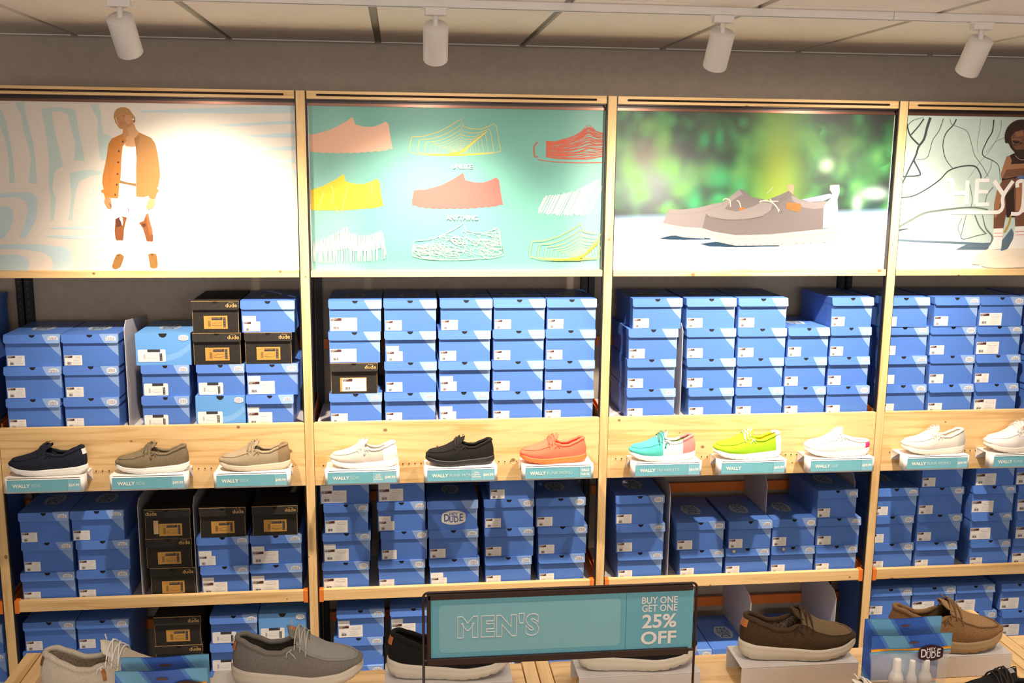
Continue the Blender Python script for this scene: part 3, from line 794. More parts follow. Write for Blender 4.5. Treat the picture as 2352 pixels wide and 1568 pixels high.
    for sc, fz in ((-.04, 1.0), (.04, .85), (.02, .5), (.0, .2), (.04, .0), (.80, .0)):
        r = []
        for k in range(M):
            t, sd = ring(k); x, y, z = top(t, sd, .06+sc); z0 = .030
            if t > .62: z = min(z, zt(.62))
            x = .0+(x)*(1-(.06+max(0, sc))*.35) if t < .5 else x*.93
            r.append(V(x, y, lerp(z0, z-.004, fz)))
        rows.append(r)
    b.grid(rows, lining, True, True); b.build('lining', t0)
    # ---- vamp apron inside the moc seam
    b = MB(); rows = []; nr = 26; nu = 14
    crown = lambda t: interp([(.44, .034), (.50, .031), (.58, .026), (.70, .018), (.85, .011), (1, .0)], t)
    def apron(t, u, lift=0.0):
        x, y, z = top(t, 1, .015)
        return V(x, y*u, z-.001+crown(t)*rise*(1-abs(u)**2.2)+lift)
    for i in range(nr+1):
        t = lerp(.50, 1.0, (i/nr)); rows.append([apron(t, -1+2*j/nu) for j in range(nu+1)])
    b.grid(rows, vamp if toe is upper else toe, True); b.build('vamp_apron', t0)
    b = MB(); pts = []
    for k in range(M):
        t, sd = ring(k)
        if t >= .50: x, y, z = top(t, sd, .0); pts.append(V(x, y, z+.0002))
    b.tube(pts, .0021*s, stitch or (vamp if toe is upper else toe), 8); b.build('moc_seam', t0)
    # ---- tongue
    b = MB(); rows = []
    for i in range(13):
        f = i/12; t = lerp(.60, .425, f); hw = lerp(.030, .024, f)*(1 if f < .8 else math.sqrt(max(.02, 1-((f-.8)/.2)**2))*.7+.3)
        zc = lerp(apron(.60, 0).z/s+.001, .124*rise+.0*(1-rise), f**.9)
        r = []
        for j in range(11):
            u = -1+2*j/10; r.append(V(X(t)+.003*abs(u), hw*u, zc-(abs(u)**2)*.020*(1-.35*f)))
        rows.append(r)
    b.grid(rows, tongue, True); b.build('tongue', t0, solid=.0035*s)
    # ---- laces
    b = MB(); rr = .0016*s
    eye = [.49, .535, .58][:laces]
    def over(ta, ua, tb, ub, n=8):
        pts = []
        for i in range(n+1):
            f = i/n; t = lerp(ta, tb, f); u = lerp(ua, ub, f); q = apron(max(.47, t), u*.98, .0045)
            tz = (lerp(apron(.60, 0).z/s, .124*rise, ((.60-t)/.175)**.9 if t < .60 else 0)-(min(1, abs(u)*1.05)**2)*.016+.0045)*s
            pts.append(Vector((q.x, q.y, max(q.z, tz if abs(u) < .8 else q.z))))
        return pts
    for a, c in zip(eye, eye[1:]): b.tube(over(a, -1, c, 1), rr, lace, 6); b.tube(over(a, 1, c, -1), rr, lace, 6)
    b.tube(over(eye[-1], -1, eye[-1]+.01, 1), rr, lace, 6)
    for sd in (-1, 1):
        for e_ in eye:
            x, y, z = top(e_, sd, 0); b.tube([V(x, y*.96, z+.003), V(x, y*1.10, z-.001), V(x, y*1.16, z-.008)], rr, lace, 6)
        x, y, z = top(.47, sd, 0)
        b.tube([V(x, y*1.1, z-.006), V(x-.004, y*1.28, z-.010), V(x+.004, y*1.34, z-.018), V(x+.010, y*1.33, z-.028)], rr, lace, 6)
        b.tube([V(x, y*1.1, z-.006), V(x-.010, y*1.26, z-.012), V(x-.012, y*1.33, z-.022)], rr, lace, 6)
    b.tube([V(X(.47), 0, .125*rise), V(X(.455), .006, .131*rise), V(X(.45), .010, .131*rise)], rr*.8, lace, 6)
    b.build('laces', t0)
    if toggle is not None:
        for sd in (-1, 1):
            b = MB()
            x, y, z = top(.47, sd, 0); b.tube([V(x+.001, y*1.32, z-.012), V(x+.004, y*1.36, z-.022), V(x+.006, y*1.36, z-.034)], [.0035*s, .0042*s, .0046*s], toggle, 10)
            b.build('lace_toggle', t0)
    if badge_m is not None:
        b = MB(); c = apron(.60, 0).z/s
        rows = []
        for i in range(4):
            f = .55+.30*i/3; t = lerp(.60, .425, f); zc = lerp(c+.001, .124*rise, f**.9)
            rows.append([V(X(t), .024*u*.42, zc-(abs(u*.42)**2)*.02+.0014) for u in (-1, -.3, .3, 1)])
        b.grid(rows, badge_m, True); b.build('tongue_badge', t0)
    if heel_tab is not None:
        b = MB(); rows = []
        for j in range(5):
            v = lerp(.62, .90, j/4) if not mule else lerp(.3, .9, j/4); r = []
            for k in range(-7, 8):
                t, sd = ring(k % M); bx, by, bz = X(t), sd*sh_w(t), zsole(t)-.002; tx, ty, tz = top(t, sd)
                bl = math.sin(PI*v)*.0035; r.append(V(lerp(bx, tx, v**1.2)-(bl*1.2+.0028 if t < .04 else .0015), lerp(by, ty, v**1.3)*(1.07)+sd*bl*.5, lerp(bz, tz, v)))
            rows.append(r)
        b.grid(rows, heel_tab, True); b.build('heel_tab', t0)
    return t0

sole_w = paint('sole_white_foam', (.80, .76, .71), .6, .04)
sole_c = paint('sole_cream_foam', (.62, .55, .45), .6, .04)
F = fabric
navy = F('navy_knit', (.008, .010, .020), (.022, .024, .036), 300, (1, 1, .4))
olive = F('olive_knit', (.12, .085, .045), (.27, .21, .13), 240, (.6, 1, 3))
sand = F('sand_knit', (.30, .22, .13), (.42, .33, .22), 240, (.6, 1, 3))
sandsole = paint('sole_sand_foam', (.60, .50, .36), .6, .04)
sandd = F('sand_heel_suede', (.25, .16, .085), (.30, .20, .11), 300)
oat = F('oatmeal_knit', (.50, .44, .37), (.66, .59, .52), 320)
wht = F('white_canvas', (.80, .76, .71), (.86, .82, .77), 300)
blackk = F('black_canvas', (.008, .007, .007), (.016, .014, .013), 300)
blacks = paint('sole_black_foam', (.014, .012, .012), .5)
coral = F('coral_canvas', (.90, .155, .085), (.95, .19, .11), 300)
corals = paint('sole_coral_foam', (.95, .17, .035), .5)
teal = F('teal_canvas', (.07, .50, .42), (.11, .60, .50), 260)
pink = F('pink_coral_canvas', (.86, .22, .20), (.92, .28, .25), 260)
volt = F('volt_canvas', (.30, .55, .012), (.36, .62, .03), 120, (.4, 1, 3))
voltl = F('volt_yellow_lining', (.80, .62, .0), (.86, .68, .02), 260)
hotp = F('hot_pink_lining', (.85, .03, .16), (.90, .05, .22), 260)
palm = F('green_leaf_print', (.04, .26, .10), (.45, .52, .12), 60)
camo_l = F('dark_patterned_lining', (.03, .02, .02), (.35, .26, .18), 90)
cream = F('cream_canvas', (.74, .67, .58), (.80, .73, .64), 300)
offw = F('off_white_canvas', (.78, .71, .66), (.84, .77, .72), 300)
solecream = paint('sole_ivory_foam', (.78, .70, .60), .6, .04)
stand_z = EYE-1.1950
PLX = [-1.133+.147, -.749+.147, -.360+.147, .065+.147, .454+.147, .846+.147, 1.296+.147, 1.657+.147, 2.038+.147, 2.459+.147, 2.845+.147]
TXTS = [('WALLY', 'SOX', '$64.99', 0), ('WALLY', 'SOX', '$49.99', 0), ('WALLY', 'SOX', '$49.99', 0), ('WALLY', 'SOX', '$49.99', 1), ('WALLY', 'FUNK MONO', '$64.99', 1), ('WALLY', 'FUNK MONO', 'SALE', 2),
        ('WALLY', 'TRI VARSITY', '$64.99', 0), ('WALLY', '', '$64.99', 0), ('WALLY', 'SLIP', '$59.99', 0), ('WALLY', 'FUNK MONO', '$64.99', 0), ('WALLY', 'FUNK MONO', '$64.99', 0)]
SN = ['navy shoe with white sole', 'olive knit shoe', 'sand coloured shoe', 'oatmeal shoe with white heel', 'all black shoe', 'coral orange shoe', 'teal, white and coral shoe', 'neon yellow shoe', 'white backless slip-on with pink lining', 'cream shoe', 'off-white shoe at the right edge of frame']
tealp = paint('price_card_teal', (.165, .45, .53), .5, .02); tealp2 = paint('price_card_pale_teal', (.23, .51, .60), .5, .02)
txw = mat('price_card_lettering', (.86, .84, .76), .6)
txw2 = mat('price_card_thin_lettering', (.62, .74, .70), .6)
for i, x in enumerate(PLX):
    t = thing('shoe_stand', 'white stand with teal price card under the '+SN[i], 'shoe stand', (x, 0, stand_z), 0, 'shoe stands on the pine fascia')
    b = MB(); w_ = .147
    # top plate narrows slightly, front corners rounded
    r = .012; pts = [(-w_+.004, -.002), (w_-.004, -.002), (w_-.004, -.112)]
    pts += [(w_-.016+.012*math.cos(a), -.112-.010*math.sin(a)) for a in [PI/2*k/5 for k in range(1, 6)]]
    pts += [(-w_+.016-.012*math.sin(a), -.112-.010*math.cos(a)) for a in [PI/2*k/5 for k in range(0, 6)]]
    b.prism([(p_[0], p_[1], -.002) for p_ in pts], (0, 0, .002), white_metal)
    b.box(-w_+.004, w_-.004, -.003, -.0015, -.045, -.002, white_metal)
    for sx in (-1, 1): b.prism([(sx*(w_-.006), -.003, -.002), (sx*(w_-.006), -.060, -.002), (sx*(w_-.006), -.003, -.040)], (-sx*.0015, 0, 0), white_metal)
    b.build('metal_tray', t)
    b = MB(); zb = -.058
    pts = [(-w_+.001, -.080), (-w_+.001, -.110)]+[(-w_+.013-.012*math.cos(a), -.110-.012*math.sin(a)) for a in [PI/2*k/6 for k in range(1, 7)]]
    pts += [(w_-.013+.012*math.sin(a), -.110-.012*math.cos(a)) for a in [PI/2*k/6 for k in range(0, 7)]]+[(w_-.001, -.080)]
    inn = [(p_[0]*.988, p_[1]+.002) for p_ in reversed(pts)]
    b.prism([(p_[0], p_[1], zb) for p_ in pts+inn], (0, 0, -zb), white_metal, True)
    b.build('card_holder', t)
    b = MB(); y = -.1226; y2 = -.1230; y3 = -.1234
    rect(b, -.134, .134, -.052, -.006, y, tealp)
    a_, c_, pr, mode = TXTS[i]
    xs = .070 if mode != 1 else .040
    rect(b, .086, .134, -.052, -.006, y2, tealp2)
    if mode == 1: rect(b, .040, .0845, -.052, -.006, y2, tealp2)
    dk = mat('card_joint_line', (.08, .25, .26), .6)
    rect(b, xs+.0155 if mode != 1 else .0393, (xs+.0161) if mode != 1 else .0399, -.052, -.006, y3, dk)
    rect(b, -.134, .134, -.0068, -.0060, y3, dk)
    b.text(a_, txw, .0190, FRS(-.114, y3, -.030, 1.0, 1.0), .0007, 'LEFT')
    wa = max(v.co.x for v in text_mesh(a_, .0190, .0007, 'LEFT').vertices)
    if c_: b.text(c_, txw2, .0185, FRS(-.114+wa+.004, y3, -.030, .93, 1.0), -.00010, 'LEFT')
    if mode == 2: b.text('SALE', txw, .0145, FR(.110, y3, -.021), .0006); b.text('$49.95', txw, .0130, FR(.110, y3, -.038), .0005)
    else: b.text(pr, txw, .0145 if mode != 1 else .0150, FR(.110 if mode == 0 else .109, y3, -.030), .0006)
    if mode == 1:
        for q, s_ in enumerate(('WIDE', 'WIDTH', 'AVAILABLE')): b.text(s_, txw, .0072, FR(.0622, y3, -.020-q*.0088), .0003)
    b.build('price_card', t)
WS = dict(L=.288, rotz=PI)
def wshoe(i, label, **k):
    x = PLX[i]; L = k.pop('L', .286)
    return make_shoe('loafer_shoe', label, (x+k.pop('dx', 0), -.060, stand_z+.0005), PI+k.pop('rz', 0), L, **k)
wshoe(0, 'navy knit loafer shoe with white sole on leftmost stand', upper=navy, sole=sole_w, heel_tab=mat('white_heel_print', (.75, .72, .7), .7), rz=-.04, dx=.002)
wshoe(1, 'olive brown knit loafer shoe with white sole, second stand from left', upper=olive, sole=sole_w, lace=F('olive_lace', (.15, .11, .07), (.2, .15, .1)), toggle=sandd, L=.272, dx=.005)
wshoe(2, 'sand knit loafer shoe with sand sole and patterned lining', upper=sand, sole=sandsole, heel=sandd, lining=camo_l, L=.268, dx=.006)
wshoe(3, 'oatmeal grey loafer shoe with white heel and white laces', upper=oat, sole=sole_w, heel=wht, collar=oat, lining=wht, lace=wht, toggle=wht, heel_t=.20, L=.262, dx=.006)
wshoe(4, 'all black loafer shoe with black sole on white stand', upper=blackk, sole=blacks, L=.270, lace=F('black_lace', (.03, .025, .02), (.04, .03, .03)))
wshoe(5, 'coral orange loafer shoe with matching orange sole', upper=coral, sole=corals, L=.268, dx=-.012)
wshoe(6, 'loafer shoe with teal toe, white middle and coral heel', upper=wht, sole=sole_w, toe=teal, heel=pink, lining=palm, lace=F('green_lace', (.10, .24, .20), (.12, .28, .24)), toggle=teal, badge_m=pink, L=.272, dx=-.008, tongue=wht, heel_t=.21)
wshoe(7, 'neon yellow loafer shoe with white heel and white sole', upper=volt, sole=sole_w, heel=wht, lining=voltl, lace=wht, badge_m=tealp2, heel_t=.10, L=.282, dx=-.006)
wshoe(8, 'white backless slip-on shoe with hot pink lining', upper=wht, sole=sole_w, heel=hotp, lining=hotp, mule=True, L=.276, dx=.002)
wshoe(9, 'cream loafer shoe with cream sole on stand right of last post', upper=cream, sole=solecream, heel=F('cream_heel', (.66, .62, .56), (.70, .66, .60)), L=.272, dx=.010)
wshoe(10, 'off-white loafer shoe with loose laces cut by right frame edge', upper=offw, sole=solecream, L=.285, dx=.004, rise=1.08)

# ================================================================== THE TABLE IN FRONT
TZ = 1.0
t = thing('display_table', 'pine display table in front of the wall, slatted joints running front to back', 'table', (.7, -2.2, 0))
def tb(nm, x0, x1, y0, y1, z0, z1, m): b = MB(); b.box(x0-.7, x1-.7, y0+2.2, y1+2.2, z0, z1, m); return b.build(nm, t, bevel=.0015)
yb = -1.507
tb('top_board', -.556, .674, -2.9, yb, TZ-.03, TZ, pine_x()); tb('top_board', .750, 1.950, -2.9, yb, TZ-.03, TZ, pine_x())
tb('top_board', 2.062, 3.2, -2.9, -1.480, TZ-.03, TZ, pine_x())
for xa, xc, y1 in ((-.634, -.5965, -1.332), (-.5935, -.5585, -1.332), (.677, .7105, -1.478), (.7135, .747, -1.478), (1.953, 1.9875, -1.313), (1.990, 2.0215, -1.313), (2.0245, 2.059, -1.313)):
    tb('table_slat', xa, xc, -2.9, y1, TZ-.035, TZ+.001, pine_y())
for xx in (-.60, .69, 2.0):
    for yy in (-2.85, -1.62): tb('leg', xx-.02, xx+.03, yy, yy+.05, 0, TZ-.035, pine_z())
riser_m = paint('riser_white_steel', (.60, .555, .53), .5, .03)
def riser(x, y, w_, d, h, label, rz=0, m=None):
    b = MB(); m = m or riser_m; th = .003
    b.box(-w_/2, w_/2, -d/2, d/2, h-th, h, m); b.box(-w_/2, w_/2, -d/2, -d/2+th, 0, h-th, m); b.box(-w_/2, w_/2, d/2-th, d/2, 0, h-th, m)
    o = b.build('shoe_riser', bevel=.002); o.location = (x, y, TZ+.001); o.rotation_euler = (0, 0, rz)
    return tag(o, label, 'riser', 'white risers on the table')
riser(1.362, -1.638, .308, .117, .06, 'white metal riser under the dark brown shoe, left end open')
riser(.946, -1.648, .308, .117, .06, 'white metal riser under the shoe behind the right of the sign')
riser(.475, -1.648, .310, .117, .06, 'white metal riser under the black shoe with tan heel')
riser(.057, -1.652, .308, .130, .06, 'bright white riser under the grey shoe')
riser(-.270, -1.812, .315, .112, .1245, 'tall white riser carrying the beige wool shoe, below the left frame edge')
riser(1.680, -2.040, .308, .120, .090, 'white riser below the black shoe at the bottom right corner')
riser(1.372, -1.995, .308,   .117, .0555, 'white riser below the cream shoe tip at bottom right')
riser(1.790, -1.630, .295, .117, .06, 'white riser under the tan suede shoe')
tanl = paint('tan_leather', (.50, .17, .05), .5, .1)
greyc = F('grey_canvas', (.15, .135, .12), (.22, .20, .175), 260)
greyv = F('grey_apron_canvas', (.27, .26, .235), (.33, .31, .285), 300)
brownw = F('dark_brown_wool', (.035, .020, .010), (.075, .045, .022), 260)
brownv = F('brown_apron', (.13, .085, .045), (.17, .115, .06), 260)
plaid = F('woven_lining', (.06, .04, .03), (.30, .23, .16), 120)
suede = F('tan_suede', (.18, .095, .040), (.26, .145, .066), 160, bump=.15)
gum = paint('sole_gum', (.34, .23, .12), .6, .05)
beige = F('beige_wool', (.50, .43, .34), (.62, .54, .44), 200)
cozy = F('fleece_lining', (.34, .27, .20), (.55, .47, .37), 150)
def tshoe(label, x, y, rz, L, z=TZ+.0625, **k): return make_shoe('loafer_shoe', label, (x, y, z), rz, L, sk=1.06, group='shoes on the display table', **k)
tshoe('grey canvas loafer shoe with tan leather collar and pale laces, on white riser', .112, -1.655, -.02, .304, rise=1.10, upper=greyc, sole=sole_c, vamp=greyv, heel_tab=tanl, lining=F('grey_lining', (.05, .04, .035), (.08, .07, .06)), lace=F('sage_lace', (.42, .40, .34), (.5, .47, .4)), badge_m=tanl, tongue=greyc)
tshoe('black loafer shoe with tan heel strip and cream sole, left behind the sign', .478, -1.648, 0, .298, upper=blackk, sole=sole_c, heel_tab=tanl, vamp=blackk)
tshoe('black loafer shoe with cream sole hidden behind the right half of the sign', .950, -1.650, .03, .298, upper=blackk, sole=sole_c)
tshoe('dark brown woollen loafer shoe with woven lining and cream sole', 1.372, -1.638, 0, .300, upper=brownw, sole=sole_c, vamp=brownv, lining=plaid, collar=brownw, heel_tab=tanl, tongue=brownw)
tshoe('tan suede moccasin shoe with gum sole behind the clear pouch', 1.775, -1.635, -.02, .300, upper=suede, sole=gum, vamp=F('tan_suede_apron', (.26, .15, .07), (.32, .19, .09), 160), stitch=F('suede_seam', (.13, .065, .03), (.2, .11, .05), 300), lining=F('brown_knit_lining', (.10, .06, .03), (.20, .13, .07), 200), rise=1.05, collar=suede)
tshoe('beige wool loafer shoe with grey heel stripe, front left corner of table', -.270, -1.815, -.04, .302, z=TZ+.1265, upper=beige, sole=sole_c, lining=cozy, tongue=F('white_tongue_canvas', (.66, .60, .50), (.72, .66, .56)), lace=wht, toggle=tanl, heel_tab=F('brown_heel_patch', (.20, .09, .05), (.25, .12, .07)), rise=1.08)
tshoe('black loafer shoe at the bottom right corner of the frame', 1.680, -2.040, PI-.05, .300, z=TZ+.092, upper=blackk, sole=blacks, lace=F('black_lace', (.03, .025, .02), (.04, .03, .03)), badge_m=mat('silver_badge', (.35, .34, .33), .4))
tshoe('cream shoe of which only the tongue tip shows at bottom right', 1.372, -1.995, 0, .300, z=TZ+.058, upper=cream, sole=sole_c, lining=navy)
# ---- MEN'S sign on its own dark stand
SY = -1.790
def S3(px, py, dy=0.0): return P(px, py, SY+dy)
t = thing('sale_sign', "teal MEN'S sale sign in a dark bronze stand on the table", 'sign', (.72, SY, TZ+.001))
def rel(o): o.location = (-.72, -SY, -(TZ+.001)); return o
tl, tr_ = S3(972, 1360), S3(1601, 1339)
zt_ = (tl.z+tr_.z)/2; xa, xb = tl.x, tr_.x
b = MB(); r = .012
path = [(xa, SY, TZ+.004)]+[(xa, SY, zt_-r)]+[(xa+r-r*math.cos(a), SY, zt_-r+r*math.sin(a)) for a in [PI/2*k/5 for k in range(1, 6)]]
path += [(xb-r+r*math.sin(a), SY, zt_-r+r*math.cos(a)) for a in [PI/2*k/5 for k in range(0, 6)]]+[(xb, SY, TZ+.004)]
b.tube(path, .0030, dark_metal, 8)
b.box(xa-.02, xa+.02, SY-.05, SY+.05, TZ+.001, TZ+.005, dark_metal); b.box(xb-.02, xb+.02, SY-.05, SY+.05, TZ+.001, TZ+.005, dark_metal)
rel(b.build('stand_frame', t))
p0, p1, p2, p3 = S3(988, 1373), S3(1594, 1352), S3(990, 1511), S3(1586, 1488)
zt2 = (p0.z+p1.z)/2; zb2 = (p2.z+p3.z)/2; pxa, pxb = p0.x, p1.x
b = MB(); b.box(pxa-.006, pxb-.004, SY-.007, SY+.004, zt2-.002, zt2+.012, dark_metal); b.box(pxa-.008, pxb-.010, SY-.009, SY+.004, zb2-.013, zb2+.003, dark_metal); b.box(pxa-.008, pxa+.001, SY-.007, SY+.003, zb2-.01, zt2+.01, dark_metal)
for xx in (xa, xb): b.box(min(xx, pxa) if xx == xa else pxb-.012, max(xx, pxa) if xx == xa else xx, SY-.003, SY+.003, zb2-.008, zb2-.002, dark_metal)
rel(b.build('sign_channel', t, bevel=.001))
sg = paint('sign_teal', (.125, .39, .49), .5, .02); sg2 = paint('sign_pale_teal', (.20, .45, .53), .5, .02)
b = MB(); b.box(pxa, pxb, SY-.002, SY+.001, zb2, zt2, sg)
q0, q1, q2, q3 = S3(1008, 1387), S3(1426, 1374), S3(1008, 1497), S3(1426, 1482)
bx0, bx1 = q0.x, q1.x; bz1 = (q0.z+q1.z)/2; bz0 = (q2.z+q3.z)/2; r = .012; pts = []
for cx, cz, a0 in ((bx1-r, bz1-r, 0), (bx0+r, bz1-r, 90), (bx0+r, bz0+r, 180), (bx1-r, bz0+r, 270)):
    for k in range(6): a = math.radians(a0+k*18); pts.append((cx+r*math.cos(a), SY-.0025, cz+r*math.sin(a)))
b.poly(pts, sg2)
dv_ = S3(1437, 1430); rect(b, dv_.x-.0004, dv_.x+.0004, zb2, zt2, SY-.0025, mat('sign_joint', (.05, .17, .20), .6))
sw = mat('sign_lettering', (.74, .72, .70), .6)
me = text_mesh("MEN'S", .070, .0036, 'LEFT', .0011); mw = max(v.co.x for v in me.vertices)-min(v.co.x for v in me.vertices)
l0, l1 = S3(1050, 1440), S3(1238, 1436)
me_h = max(v.co.y for v in me.vertices)-min(v.co.y for v in me.vertices)
b.text("MEN'S", sw, .070, FRS(l0.x, SY-.0032, (l0.z+l1.z)/2, (l1.x-l0.x)/mw, (S3(1100, 1412).z-S3(1100, 1465).z)/me_h),   .0036, 'LEFT', .0011)
def fit_text(body, x0, x1, ytop, ybot, bold):
    me = text_mesh(body, .04, bold, 'CENTER'); xs_ = [v.co.x for v in me.vertices]; ys_ = [v.co.y for v in me.vertices]
    a0, a1 = S3(x0, (ytop+ybot)/2), S3(x1, (ytop+ybot)/2); c0, c1 = S3((x0+x1)/2, ytop), S3((x0+x1)/2, ybot); sx = (a1.x-a0.x)/(max(xs_)-min(xs_)); sy = (c0.z-c1.z)/(max(ys_)-min(ys_))
    b.text(body, sw, .04, FRS((a0.x+a1.x)/2-(max(xs_)+min(xs_))/2*sx, SY-.0032, (c0.z+c1.z)/2-(max(ys_)+min(ys_))/2*sy, sx, sy), bold)
fit_text('BUY ONE', 1474, 1556, 1368, 1384, .0006); fit_text('GET ONE', 1474, 1555, 1386, 1402, .0006)
fit_text('25%', 1474, 1553, 1408, 1440, .0010); fit_text('OFF', 1471, 1552, 1447, 1477, .0010)
rel(b.build('sign_panel', t))
# ---- clear pouches with the care kits
clear = mat('clear_plastic_film', (.90, .92, .95), .12, Alpha=.28, spec=.8)
pblue = box_blue('pouch_blue', (.06, .15, .52), (.15, .38, .60)); MATS['pouch_blue'].node_tree.nodes['Principled BSDF'].inputs['Roughness'].default_value = .2
def pouch_mat():
    if 'pouch_print' in MATS: return MATS['pouch_print']
    m = mat('pouch_print', (.05, .13, .48), .22); nt = m.node_tree; bb = nt.nodes['Principled BSDF']
    tc = N(nt, 'ShaderNodeTexCoord'); mp = N(nt, 'ShaderNodeMapping'); mp.inputs['Rotation'].default_value = (0, .5, 0); nt.links.new(tc.outputs['Object'], mp.inputs[0])
    wv = N(nt, 'ShaderNodeTexWave', i_Scale=2.6, i_Distortion=1.5, i_Detail=0.0); wv.bands_direction = 'X'; nt.links.new(mp.outputs[0], wv.inputs['Vector'])
    r_ = ramp(nt, wv.outputs['Fac'], [(0, (.05, .13, .48)), (.55, (.09, .22, .58)), (.72, (.16, .40, .62))], 'CONSTANT'); nt.links.new(r_.outputs[0], bb.inputs['Base Color'])
    return m
pm = pouch_mat()
maroon = mat('pouch_badge_maroon', (.055, .018, .022), .3); orangep = mat('pouch_orange_stripe', (.85, .36, .01), .3); lblue = mat('pouch_pale_stripe', (.18, .44, .60), .3)
def sheet(b, x0, x1, z0, z1, y, m, wav=.003, ph=0.0, nx=24, nz=8, bulge=0.0, shape=None):
    rows = []
    for j in range(nz+1):
        v = j/nz; r = []
        for i in range(nx+1):
            u = i/nx; xx = lerp(x0, x1, u); zz = lerp(z0, z1, v)
            if shape: xx, zz = shape(u, v, xx, zz)
            r.append((xx, y+wav*math.sin(u*7+ph+v*1.5)-bulge*math.sin(PI*u)*math.sin(PI*min(1, v*1.1)), zz))
        rows.append(r)
    b.grid(rows, m, True)
def pouch(label, x0, x1, ztop, y, yback, hb=.038, with_logo=.72, plain=False):
    t = thing('care_kit_pouch', label, 'pouch', ((x0+x1)/2, y, TZ+.001), 0, 'care kit pouches on the table'); W = (x1-x0)/2
    z1 = ztop-(TZ+.001); zh = z1-hb
    b = MB(); sheet(b, -W, W, zh, z1, 0, pm, .003); sheet(b, -W, W, zh, z1, .003, pm, .003)
    b.build('printed_header', t)
    b = MB(); b.poly([(.002+.014*math.cos(a)*(1-.2*abs(math.sin(a))), -.0045, z1-.018+.0045*math.sin(a)*(1 if math.sin(a) > 0 else .5)) for a in [2*PI*k/16 for k in range(16)]], mat('hang_hole_dark', (.10, .05, .05), .7)); b.build('hang_hole', t)
    b = MB()
    sheet(b, -W, W*.98, zh-.0062, zh, -.0012, orangep, .003); sheet(b, -W, W*.98, zh-.0125, zh-.0062, -.0012, lblue, .003); b.build('zip_stripes', t)
    b = MB(); bl = lambda u, v, xx, zz: (xx*(1-.07*math.sin(PI*v)**.7), zz)
    sheet(b, -W, W, .0, zh-.0125, .0, clear, .002, 0, 24, 12, .006 if plain else .024, bl); sheet(b, -W, W, .0, zh-.0125, .006, clear, .002, 0, 24, 12, -.004 if plain else -.014, bl); b.build('clear_pocket', t)
    if plain: return t
    b = MB(); s_ = .062; badge(b, maroon, LOGOW, s_, FR(lerp(-W, W, with_logo), -.0075, zh-.012) @ Matrix.Diagonal((1, 1.02, 1, 1))); b.build('badge_logo', t)
    return t
def bottle(x, y, capr, h, cap, col, label, z=TZ+.004):
    t = thing('care_bottle', label, 'bottle', (x, y, z), 0, 'bottles inside the clear pouch')
    b = MB(); b.lathe([(.001, 0), (capr*1.05, 0), (capr*1.15, .004), (capr*1.15, h*.50), (capr*.95, h*.56), (.001, h*.56)], col, 24); b.build('bottle_body', t)
    b = MB(); b.lathe([(.001, h*.555), (capr, h*.555), (capr, h*.70), (capr*.75, h*.76), (capr*.60, h*.80), (capr*.55, h*.98), (capr*.45, h), (.001, h)], cap, 24); b.build('cap', t)
capw = mat('bottle_cap_white', (.80, .74, .68), .4)
a0, a1 = P(2001, 1462, -1.86), P(2193, 1454, -1.86)
pouch('care kit pouch with clear pocket and maroon badge, front one, right', a0.x+.003, a1.x-.004, (a0.z+a1.z)/2, -1.86, -1.85, hb=.032)
c0, c1 = P(1993, 1421, -1.815), P(2165, 1418, -1.815)
pouch('rear care kit pouch standing just behind the front pouch, right', c0.x-.004, c1.x, (c0.z+c1.z)/2, -1.815, -1.81, hb=.16, plain=True)
xm = (a0.x+a1.x)/2
bottle(xm-.035, -1.862, .0165, P(2064, 1510, -1.86).z-(TZ+.004), capw, mat('bottle_green_grey', (.20, .27, .24), .4), 'white capped bottle with grey green label, left inside the clear pouch')
bottle(xm+.002, -1.864, .0125, P(2095, 1513, -1.86).z-(TZ+.004), capw, mat('bottle_orange', (.75, .20, .03), .4), 'slim white capped orange bottle, middle inside the clear pouch')
bottle(xm+.037, -1.862, .0155, P(2130, 1511, -1.86).z-(TZ+.004), capw, mat('bottle_orange', (.75, .20, .03), .4), 'white capped orange bottle, right inside the clear pouch')
a0, a1 = P(262, 1541, -1.93), P(480, 1537, -1.93)
pouch('care kit pouch with maroon badge, front one, bottom left of frame', a0.x, a1.x-.004, (a0.z+a1.z)/2, -1.93, -1.92, with_logo=.78, hb=.030)
c0, c1 = P(275, 1505, -1.885), P(479, 1511, -1.885)
pouch('rear care kit pouch with punched hang hole, bottom left of frame', c0.x, c1.x, (c0.z+c1.z)/2, -1.885, -1.88, hb=.15, plain=True)
# ================================================================== POSTERS (flat prints on boards)
PY = .0300
def flat(name, c, rough=.5): return mat('print_'+name, c, rough, spec=.3)
def poster(n, label, bgm):
    xa, xb = BAYS[n]; xl, xr = xa+.0265, xb-.0225
    t = thing('wall_poster', label, 'poster', (xl, PY, ZPB), 0)
    b = MB(); b.box(0, xr-xl, 0, .006, -.002, ZTB-.022-ZPB, bgm); b.build('board', t)
    pe = mat('poster_edge_white', (.7, .62, .58), .5)
    for c0, c1 in ((-.0035, -.0001), (xr-xl+.0001, xr-xl+.003)): b = MB(); b.box(c0, c1, -.002, .012, -.002, ZTB-.024-ZPB, pe); b.build('side_channel', t)
    return t, xl, xr
def clip_poly(pts, lo, hi, ax):
    def cl(pts, f, lim, keep):
        out = []
        for i in range(len(pts)):
            a, c = pts[i-1], pts[i]; ia, ic = keep(a[ax]), keep(c[ax])
            if ia != ic:
                s_ = (lim-a[ax])/(c[ax]-a[ax]); out.append(tuple(a[k]+(c[k]-a[k])*s_ for k in range(2)))
            if ic: out.append(c)
        return out
    pts = cl(pts, 0, lo, lambda v: v >= lo)
    return cl(pts, 0, hi, lambda v: v <= hi) if pts else pts
